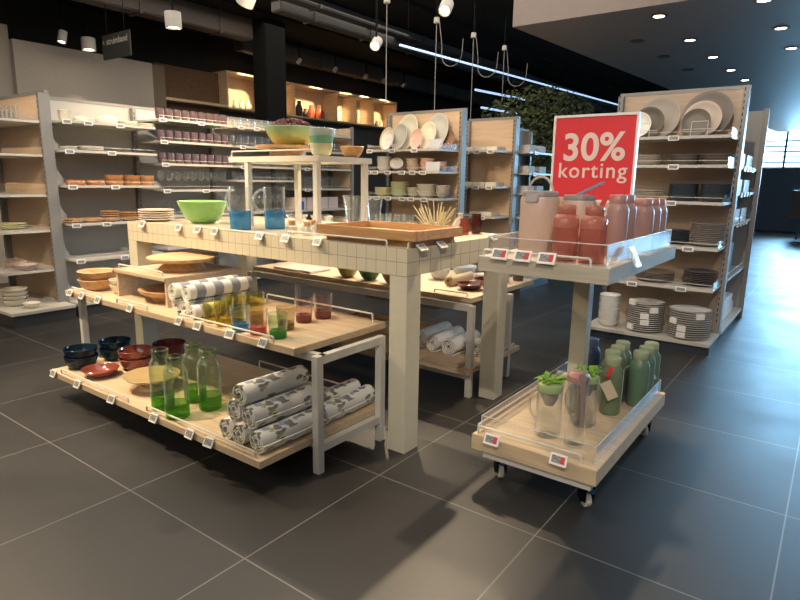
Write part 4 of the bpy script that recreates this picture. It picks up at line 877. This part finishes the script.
# ============================================================ right shelving goods
def plate_at(key, r, m, x, y, z, label, group, lean=80, cat='plate', seg=40, facing=-90):
    put(key, lambda: fin('plate', lathe(p_plate(r, .03, .008), seg), m, None, True), (x, y, z+r*math.sin(R(lean))+.001), label, cat, group, (R(lean), 0, 0))
def bowl_ring(r, w, m): return lambda: fin('plate', lathe(p_plate(r, .03, .008), 40), m, None, True)
def leanplate(key, r, m, x, y, z, label, group):
    put(key, lambda: fin('plate', lathe(p_plate(r, .028, .007), 44), m, None, True), (x, y, z+r*math.sin(R(78))+.004), label, 'plate', group, (R(78), 0, R(-17 if x < -3 else 0)))
sz = ZR[0]; gsr = 'plates standing on the right shelving'
leanplate('rp1', .182, mat('pale_stoneware', (.36, .31, .26), .5), -1.40, 5.70, sz, 'largest pale stoneware platter behind the sale sign corner', gsr)
leanplate('rp2', .135, mat('olive_taupe', (.13, .105, .075), .5), -1.46, 5.61, sz, 'taupe plate standing before the pale platter, behind the sign corner', gsr)
leanplate('rp3', .11, ceramic, -1.52, 5.53, sz, 'small white plate at the sale sign edge', gsr)
leanplate('rp4', .192, taupe, -1.01, 5.70, sz, 'largest taupe platter standing on the right shelving', gsr)
leanplate('rp5', .147, mat('pale_pink_stoneware', (.56, .45, .37), .4), -1.03, 5.61, sz, 'pale pinkish plate in front of the taupe platter', gsr)
leanplate('rp6', .112, mat('grey_taupe', (.15, .13, .105), .5), -1.06, 5.53, sz, 'small grey taupe plate at the front right', gsr)
def prack(x, y, z, label):
    t = thing('plate_rack', label, 'plate rack', (x, y, z), 0, 'wire plate racks'); bm = bmesh.new()
    for dx in (-.06, .06): tube([(dx, .1, .004), (dx, -.06, .004), (dx, -.06, .11)], .003, 6, bm)
    tube([(-.06, -.06, .11), (.06, -.06, .11)], .003, 6, bm); tube([(-.12, -.065, .05), (.12, -.065, .05)], .0025, 6, bm); fin('wire', bm, metal_w, t)
prack(-1.44, 5.41, sz, 'wire rack holding the plates behind the sign'); prack(-1.0, 5.41, sz, 'wire rack holding the small grey taupe plate')
def plates(key, r, m, h=.02, t=.006): return lathe_thing('plate', p_plate(r, h, t), m, 36)
sR = 'plates stacked on the right shelving'
for j, (x, w) in enumerate(((-1.43, 'left stack of the second shelf'), (-1.13, 'middle stack of the second shelf'), (-.88, 'right stack of the second shelf'))):
    stack(f'r2{j>0}', lathe_thing('bowl', p_bowl(.125, .045, .006, .5), mat('sand_ceramic', (.48, .42, .34), .4) if j == 0 else taupe, 32), 3, .022, (x, 5.56, ZR[1]), 'wide bowl', w+', right shelving', 'bowl', 'wide bowls on the right shelving')
stack('r3a', plates('', .125, mat('sand_ceramic', (.48, .42, .34), .4)), 5, .016, (-1.38, 5.56, ZR[2]), 'sand-coloured plate', 'left stack of the third shelf', 'plate', sR)
for j, x in enumerate((-1.11, -.86)):
    stack('r3b', lathe_thing('bowl', p_bowl(.12, .055, .006, .5), darkplate, 32), 6, .018, (x, 5.56, ZR[2]), 'dark blue-grey bowl', f'{("middle", "right")[j]} stack of the third shelf', 'bowl', 'dark bowls on the right shelving')
stack('r3c', plates('', .10, darkplate), 8, .014, (-1.12, 5.58, ZR[3]), 'dark plate', 'left stack of the fourth shelf', 'plate', sR)
stack('r3e', plates('', .085, _m['sand_ceramic']), 9, .014, (-1.33, 5.58, ZR[3]), 'sand-coloured small plate', 'fourth shelf stack behind the mauve bottles', 'plate', sR)
stack('r4', plates('', .135, mat('grey_brown_plate', (.30, .26, .23), .3), .022), 12, .0155, (-.88, 5.56, ZR[3]), 'grey-brown plate', 'tall right stack of the fourth shelf', 'plate', sR)
stack('r5a', plates('', .16, brownplate), 6, .013, (-1.27, 5.56, ZR[4]), 'brown rimmed plate', 'left stack of the fifth shelf', 'plate', sR)
stack('r5b', plates('', .135, mat('charcoal_plate', (.10, .085, .08), .2)), 8, .015, (-.90, 5.56, ZR[4]), 'charcoal plate', 'right stack of the fifth shelf', 'plate', sR)
wrap = mat('white_wrap_label', (.70, .66, .60), .6)
stack('rd0', lathe_thing('bowl', p_bowl(.095, .06, .005, .6), ceramic, 28), 9, .029, (-1.60, 5.42, .10), 'white bowl', 'white bowl stack on the bottom deck', 'bowl', 'white bowls on the bottom deck')
def rimplate(r, band):
    def f():
        t = thing('plate', '', '')
        fin('plate_body', lathe(p_plate(r, .024, .006), 40), ceramic, t, True)
        fin('dark_rim', lathe([(r*.975, .0275), (r*1.003, .0262), (r*1.003, .0287), (r*.975, .0292), (r*.975, .0275)], 40), mat('dark_rim', (.04, .035, .035), .3), t, True)
        if band: 
            o = fin('wrap_label', B(-.035, .035, -r-.006, -r+.012, .001, .05, .001), wrap, t)
        return t
    return f
for j, (x, r, n) in enumerate(((-1.29, .155, 14), (-.93, .17, 13))):
    for k in range(n):
        lb = k % 3 == 1
        put(f'rim{j}{int(lb)}', rimplate(r, lb), (x+random.uniform(-.003, .003), 5.45, .10+k*.0185), f'dark-rimmed white plate, {nthtop(k, n)} in the {("middle", "right")[j]} bottom deck stack', 'plate', 'dark-rimmed plates on the bottom deck', (0, 0, R(random.choice((-35, -8, 12, 38)))))
# goods on the end unit
for i, (z, yy) in enumerate(((1.55, 6.2), (1.55, 6.75), (1.32, 6.2), (1.32, 6.75), (1.05, 6.3), (1.05, 6.8))):
    def crate():
        bm = B(-.15, .15, -.2, .2, 0, .006); 
        for a in ((-.15, .15, -.2, -.194), (-.15, .15, .194, .2), (-.15, -.144, -.194, .194), (.144, .15, -.194, .194)): box(bm, *a, .006, .12)
        return fin('storage_tray', bm, mat('warm_white_tray', (.55, .48, .42), .5))
    put('crate', crate, (-.93, yy, z), f'white storage tray on the side shelving, {("upper", "middle", "lower")[i//2]} shelf, {("near", "far")[i % 2]} one', 'tray', 'white trays on the side shelving')
for i in range(5):
    put('whitebox', lambda: fin('box', B(-.07, .07, -.09, .09, 0, .1, .003), white), (-.86, 6.1+.2*i, .10), f'white box on the side unit deck, {ORD[i]} from the front', 'box', 'white boxes on the side deck')
for i in range(4):
    put('whitebox', None, (-.86, 6.15+.2*i, .202), f'white box in the upper layer on the side deck, {ORD[i]} from the front', 'box', 'white boxes on the side deck')
put('darkbox', lambda: fin('box', B(-.08, .08, -.12, .12, 0, .3, .003), dark), (-.88, 6.4, .55), 'dark upright box on the lower side shelf', 'box')

# ============================================================ plate unit goods
gp = 'plates standing on the central shelving'
sz = ZP[0]
leanplate('pp0', .135, mat('warm_beige_plate', (.58, .47, .28), .4), -4.38, 5.655, sz, 'beige plate, leftmost of the standing plates', gp)
leanplate('pp1', .205, creamcer, -4.13, 5.70, sz, 'largest cream platter of the left standing group', gp)
leanplate('pp2', .15, mat('cool_grey_plate', (.48, .47, .43), .4), -4.17, 5.61, sz, 'pale grey plate in front of the cream platter', gp)
leanplate('pp3', .112, ceramic, -4.27, 5.53, sz, 'small white plate at the front of the left group', gp)
leanplate('pp4', .20, _m['cool_grey_plate'], -3.72, 5.70, sz, 'largest grey platter of the right standing group', gp)
leanplate('pp5', .15, creamcer, -3.78, 5.61, sz, 'cream plate in front of the grey platter', gp)
leanplate('pp6', .112, pinkcer, -3.87, 5.53, sz, 'small pink plate at the front of the right group', gp)
leanplate('pp7', .10, mat('tan_brown_plate', (.30, .18, .12), .4), -3.53, 5.66, sz, 'small brown plate at the right end of the top shelf', gp)
prack(-4.14, 5.40, sz, 'wire rack beside the small white plate'); prack(-3.76, 5.40, sz, 'wire rack beside the small pink plate')
def cardsign(x, z, label):
    t = thing('card_holder', label, 'card', (x, 5.40, z), 0, 'price cards'); fin('card', B(-.09, .09, -.002, .002, 0, .10, .001), mat('bluewhite_card', (.5, .53, .58), .4), t); fin('foot', B(-.07, .07, -.015, .015, 0, .006), acryl, t)
cardsign(-3.55, ZP[0], 'white card on the top plate shelf'); cardsign(-3.58, ZP[1], 'white card on the second plate shelf')
for key, r, h, m, n, dz, x, sh, d in (('c1', .09, .055, ceramic, 5, .028, -4.34, 1, 'white bowl|leftmost stack'), ('c2', .08, .05, mat('rose_cream', (.64, .50, .40), .35), 4, .03, -3.93, 1, 'rose-cream bowl|middle stack'), ('c3', .09, .055, pinkcer, 4, .028, -3.73, 1, 'pink bowl|right stack'), ('c3b', .07, .05, pinkcer, 3, .026, -3.56, 1, 'pink bowl|rightmost stack'),
        ('c4', .105, .04, yellowcer, 4, .02, -4.35, 2, 'pale yellow dish|leftmost stack'), ('c5', .11, .055, mat('pale_green_ceramic', (.58, .62, .38), .3), 5, .028, -4.11, 2, 'pale green bowl|middle left stack'), ('c6', .08, .05, mat('stone_ceramic', (.55, .51, .42), .35), 3, .03, -3.91, 2, 'stone bowl|middle stack'), ('c7', .12, .08, _m['stone_ceramic'], 3, .035, -3.735, 2, 'large stone bowl|middle right stack'), ('c8', .077, .07, mat('warm_grey_ceramic', (.42, .38, .32), .35), 3, .035, -3.525, 2, 'warm grey bowl|rightmost stack')):
    a, b = d.split('|'); stack(key, bowlb(r, h, m), n, dz, (x, 5.53, ZP[sh]), a, f'{b}, {("", "second", "third")[sh]} plate shelf', 'bowl', 'bowls on the central shelving')
put('ovalp', lambda: fin('plate', lathe(p_plate(.085, .02, .006), 32, oval=.75), ceramic, None, True), (-4.13, 5.50, ZP[1]+.087), 'white oval plate standing upright between the bowl stacks', 'plate', None, (R(82), 0, R(10)))
for i, x in enumerate((-4.3, -4.12, -3.95, -3.78, -3.6)):
    put('p4', lathe_thing('glass_bowl', p_bowl(.075, .09, .003), clear, 20), (x, 5.5, ZP[3]), f'clear glass bowl on the fourth shelf behind the tray, {nth(i, 5)}', 'bowl', 'glass bowls on the central shelving')
for i, (x, z) in enumerate(((-3.78, 1.75), (-3.62, 1.75), (-3.46, 1.75), (-3.78, 1.33), (-3.62, 1.33), (-3.46, 1.33), (-3.66, .97), (-3.5, .97))):
    put('napkins', lambda: fin('napkin_pack', B(-.075, .075, -.12, .12, 0, .05, .008), mat('white_packs', (.66, .62, .54), .7)), (x, 6.6, z), f'pale flat pack, {("top", "top", "top", "second", "second", "second", "third", "third")[i]} shelf behind the plate unit, {("left", "middle", "right", "left", "middle", "right", "left", "right")[i]}', 'pack', 'pale packs behind the plate unit')
for i, (y, z) in enumerate(((7.2, ZE[0]), (7.5, ZE[0]), (7.2, ZE[1]), (7.55, ZE[1]), (7.2, ZE[2]), (7.5, ZE[2]))):
    put('napkins2', lambda: fin('box', B(-.08, .08, -.1, .1, 0, .09, .005), mat('grey_white_box', (.5, .5, .5), .6)), (-3.33, y, z), f'grey-white box on side shelf {("one", "two", "three")[i//2]} by the tree, {("near", "far")[i % 2]} one', 'box', 'boxes on the side shelving')

# ============================================================ left row goods
RX = -6.17
mug = mat('purple_brown_glass', (.11, .07, .075), .12, coat=.6)
for k, (z, w, nme) in enumerate(((2.0, 'the top mug shelf', 'm'), (1.77, 'the second mug shelf', 'm'), (1.53, 'the third mug shelf', 'm'))):
    row('mug', lathe_thing('tumbler', [(0, 0), (.028, 0), (.04, .012), (.044, .05), (.042, .115), (.040, .115), (.041, .05), (.036, .016), (0, .012)], mug, 20), 9, (-6.08, 3.78, z), (-6.08, 4.62, z), 'purple-brown tumbler', 'on '+w, 'tumbler', 'purple-brown tumblers')
    row('cg%d' % k, lathe_thing('drinking_glass', p_tumbler(.040, .13 if k else .11, .004), clear, 16), 9, (-6.10, 4.74, z), (-6.10, 5.62, z), 'clear drinking glass', 'beyond the tumblers, '+w, 'glass', 'clear glasses in the shelving row')
    row('cg%d' % k, None, 9, (-6.10, 5.78, z), (-6.10, 6.65, z), 'clear drinking glass', 'at the row end, '+w, 'glass', 'clear glasses in the shelving row')
def wineglass(): return fin('wine_glass', lathe([(0, 0), (.034, 0), (.034, .003), (.006, .01), (.004, .09), (.02, .105), (.042, .14), (.044, .17), (.036, .215), (.034, .215), (.042, .17), (.039, .14), (.018, .108), (0, .1)], 18), clear, None, True)
row('wine', wineglass, 9, (-6.12, 3.78, 1.245), (-6.12, 4.60, 1.245), 'clear stemmed wine glass', 'on the wine glass shelf', 'wine glass', 'wine glasses')
row('cg1', None, 8, (-6.04, 3.80, 1.245), (-6.04, 4.5, 1.245), 'clear glass in front of the wine glasses,', 'in its row', 'glass', 'clear glasses in the shelving row') if False else None
row('cgl', lathe_thing('drinking_glass', p_tumbler(.035, .1, .004), clear, 14), 9, (-6.1, 4.77, 1.36), (-6.1, 5.6, 1.36), 'short clear glass', 'on the fourth glass shelf', 'glass', 'clear glasses in the shelving row')
row('cgm', lathe_thing('drinking_glass', p_tumbler(.036, .17, .004), clear, 14), 9, (-6.1, 5.8, 1.25), (-6.1, 6.65, 1.25), 'tall clear glass', 'on the fourth shelf at the row end', 'glass', 'clear glasses in the shelving row')
row('wine', None, 8, (-6.12, 4.8, .96), (-6.12, 5.55, .96), 'clear stemmed wine glass', 'on the shelf behind the pitchers', 'wine glass', 'wine glasses')
row('cgm', None, 9, (-6.1, 3.8, .96), (-6.1, 4.6, .96), 'tall clear glass', 'on the shelf left of the pitchers', 'glass', 'clear glasses in the shelving row')
for i in range(4):
    put('gbox', lambda: fin('glassware_box', B(-.14, .14, -.1, .1, 0, .17, .004), mat('pale_print_box', (.55, .48, .46), .6)), (-6.2, 5.85+.22*i, .96), f'pale printed glassware box, {nth(i, 4)} on the row end shelf', 'box', 'glassware boxes')
put('bluebox', lambda: fin('small_box', B(-.03, .03, -.05, .05, 0, .12, .003), mat('cobalt_box', (.03, .08, .45), .5)), (-6.03, 5.80, .96), 'small cobalt blue box in front of the glassware boxes', 'box')
# bay one
z = ZROW1[0]
stack('w1', bowlb(.06, .035, creamcer), 4, .022, (RX, 2.83, z), 'small cream bowl', 'the stack on the far left top shelf', 'bowl', 'cream crockery')
def lidpot(r, h):
    def f():
        t = thing('lidded_dish', '', ''); fin('dish', lathe(p_bowl(r, h*.5, .006, .8), 28), creamcer, t, True); fin('lid', lathe([(r*.96, h*.5), (r*.9, h*.7), (r*.5, h*.88), (0, h*.92)], 28), creamcer, t, True); fin('knob', lathe([(0, h*.9), (.01, h*.9), (.014, h), (0, h*1.04)], 14), creamcer, t, True); return t
    return f
put('lid1', lidpot(.07, .075), (RX, 2.98, z), 'small cream lidded dish beside the bowl stack', 'dish', 'cream crockery')
put('lid2', lidpot(.11, .105), (RX, 3.24, z), 'cream domed butter dish on the far left top shelf', 'dish', 'cream crockery')
stack('w2', plates('', .10, creamcer), 3, .014, (RX, 3.458, z), 'cream plate', 'the stack right of the domed dish', 'plate', 'cream crockery')
stack('w2', None, 2, .014, (RX, 3.66, z), 'cream plate', 'the low pair at the shelf end', 'plate', 'cream crockery')
stack('w2b', plates('', .085, _m['stone_ceramic']), 2, .013, (RX, 2.83, ZROW1[1]), 'stone plate', 'the small pair on the second far left shelf', 'plate', 'cream crockery')
stack('w2c', plates('', .115, _m['stone_ceramic']), 3, .014, (RX, 3.06, ZROW1[1]), 'wide stone plate', 'the stack on the second far left shelf', 'plate', 'cream crockery')
def rbowl(r, h, m): return lathe_thing('wooden_bowl', [(0, 0), (r*.92, 0), (r, .008), (r*1.02, h), (r*.95, h), (r*.9, .014), (0, .012)], m, 28)
for i, (y, n, r) in enumerate(((2.86, 1, .085), (3.05, 1, .085), (3.25, 2, .085), (3.44, 2, .085), (3.61, 2, .075))):
    stack('wb%s' % r, rbowl(r, .052, mat('orange_wood', (.36, .15, .05), .5) if r > .08 else mat('orange_wood2', (.40, .20, .08), .5)), n, .054, (-6.13, y, ZROW1[2]), 'orange-brown wooden bowl', f'{nth(i, 5)} position, third far left shelf', 'bowl', 'orange-brown wooden bowls')
for i, (y, n) in enumerate(((2.80, 2), (2.985, 2), (3.175, 5), (3.37, 4), (3.56, 4))):
    stack('wp', lathe_thing('wooden_plate', p_plate(.09, .02, .008), acacia, 28), n, .022, (-6.13, y, ZROW1[3]), 'wooden plate', f'{nth(i, 5)} stack, fourth far left shelf', 'plate', 'wooden plates')
put('gl1', lathe_thing('glass_bowl', p_bowl(.08, .06, .003), clear, 20), (-6.15, 3.35, ZROW1[4]), 'clear glass bowl alone on the fifth far left shelf', 'bowl')
# left end unit
ribm = mat('off_white_ribbed', (.66, .62, .52), .4)
stack('rib', lambda: fin('bowl', lathe(p_bowl(.11, .06, .006, .5), 40, wob=.012), ribm, None, True), 4, .036, (-6.32, 2.28, .14), 'off-white ribbed bowl', 'the stack on the left deck', 'bowl', 'ribbed bowls on the left deck')
put('ribs', lambda: fin('bowl', lathe(p_bowl(.075, .05, .005, .5), 40, wob=.015), ribm, None, True), (-6.09, 2.33, .14), 'small off-white ribbed bowl alone on the left deck', 'bowl')
put('ribt', lambda: fin('bowl', lathe(p_bowl(.1, .055, .006, .5), 40), mat('rose_grey_bowl', (.48, .38, .34), .4), None, True), (-6.30, 2.40, .475), 'rose-grey bowl, front one on the lowest left shelf', 'bowl', 'rose-grey bowls')
put('ribt', None, (-6.53, 2.40, .475), 'rose-grey bowl, further left on the lowest left shelf', 'bowl', 'rose-grey bowls')
stack('ypl', plates('', .12, yellowcer), 3, .018, (-6.52, 2.40, .86), 'pale yellow plate', 'the stack on the left end shelving', 'plate', 'yellow plates')
row('tallg', lathe_thing('drinking_glass', p_tumbler(.032, .14, .004), clear, 14), 6, (-6.80, 2.45, 1.885), (-6.30, 2.45, 1.885), 'clear glass', 'on the top left end shelf', 'glass', 'glasses on the left end shelving')

# ============================================================ tree, far objects
t = thing('indoor_tree', 'dark leafy indoor tree behind the sale sign', 'tree', (-4.05, 9.0, 0))
trunk = tube([(0, 0, .45), (.03, .02, 1.1), (-.02, 0, 1.7), (.05, .03, 2.2)], .05, 10)
for a in range(7): tube([(0, 0, 1.5+.1*a), (.35*math.cos(a*.9), .35*math.sin(a*.9), 1.9+.1*a)], .018, 6, trunk)
fin('trunk', trunk, mat('bark', (.05, .04, .03), .9), t, True)
fin('pot', lathe([(0, 0), (.2, 0), (.26, .5), (.23, .5), (.2, .42), (0, .42)], 24), mat('dark_pot', (.04, .04, .042), .6), t, True)
bm = bmesh.new()
for i in range(3800):
    while True:
        p = Vector((random.uniform(-1, 1), random.uniform(-1, 1), random.uniform(-1, 1)))
        if p.length < 1: break
    p = Vector((p.x*.95, p.y*.85, p.z*.62+2.25)) if i % 4 else Vector((p.x*.5-.1, p.y*.5, p.z*.35+1.62))
    ax = Vector((random.uniform(-1, 1), random.uniform(-1, 1), random.uniform(-.9, .3))).normalized(); s_ = ax.orthogonal().normalized(); ll = random.uniform(.045, .085)
    v = [bm.verts.new(q) for q in (p, p+ax*ll*.5+s_*ll*.3, p+ax*ll, p+ax*ll*.5-s_*ll*.3)]; bm.faces.new(v)
fo = fin('foliage', bm, mat('dark_leaf', (.11, .13, .05), .5), t); fo['kind'] = 'stuff'
t = thing('display_box', 'pale display box on a metal stand at the right edge, far back', 'display box', (-.9, 19, 0))
fin('box_body', B(-.2, .9, -.3, .3, .55, 1.28, .01), mat('grey_brown_box', (.20, .16, .15), .6), t); fin('stand', box(B(.0, .05, -.2, .2, 0, .55), .55, .6, -.2, .2, 0, .55), mat('teal_stand', (.03, .16, .18), .4), t)
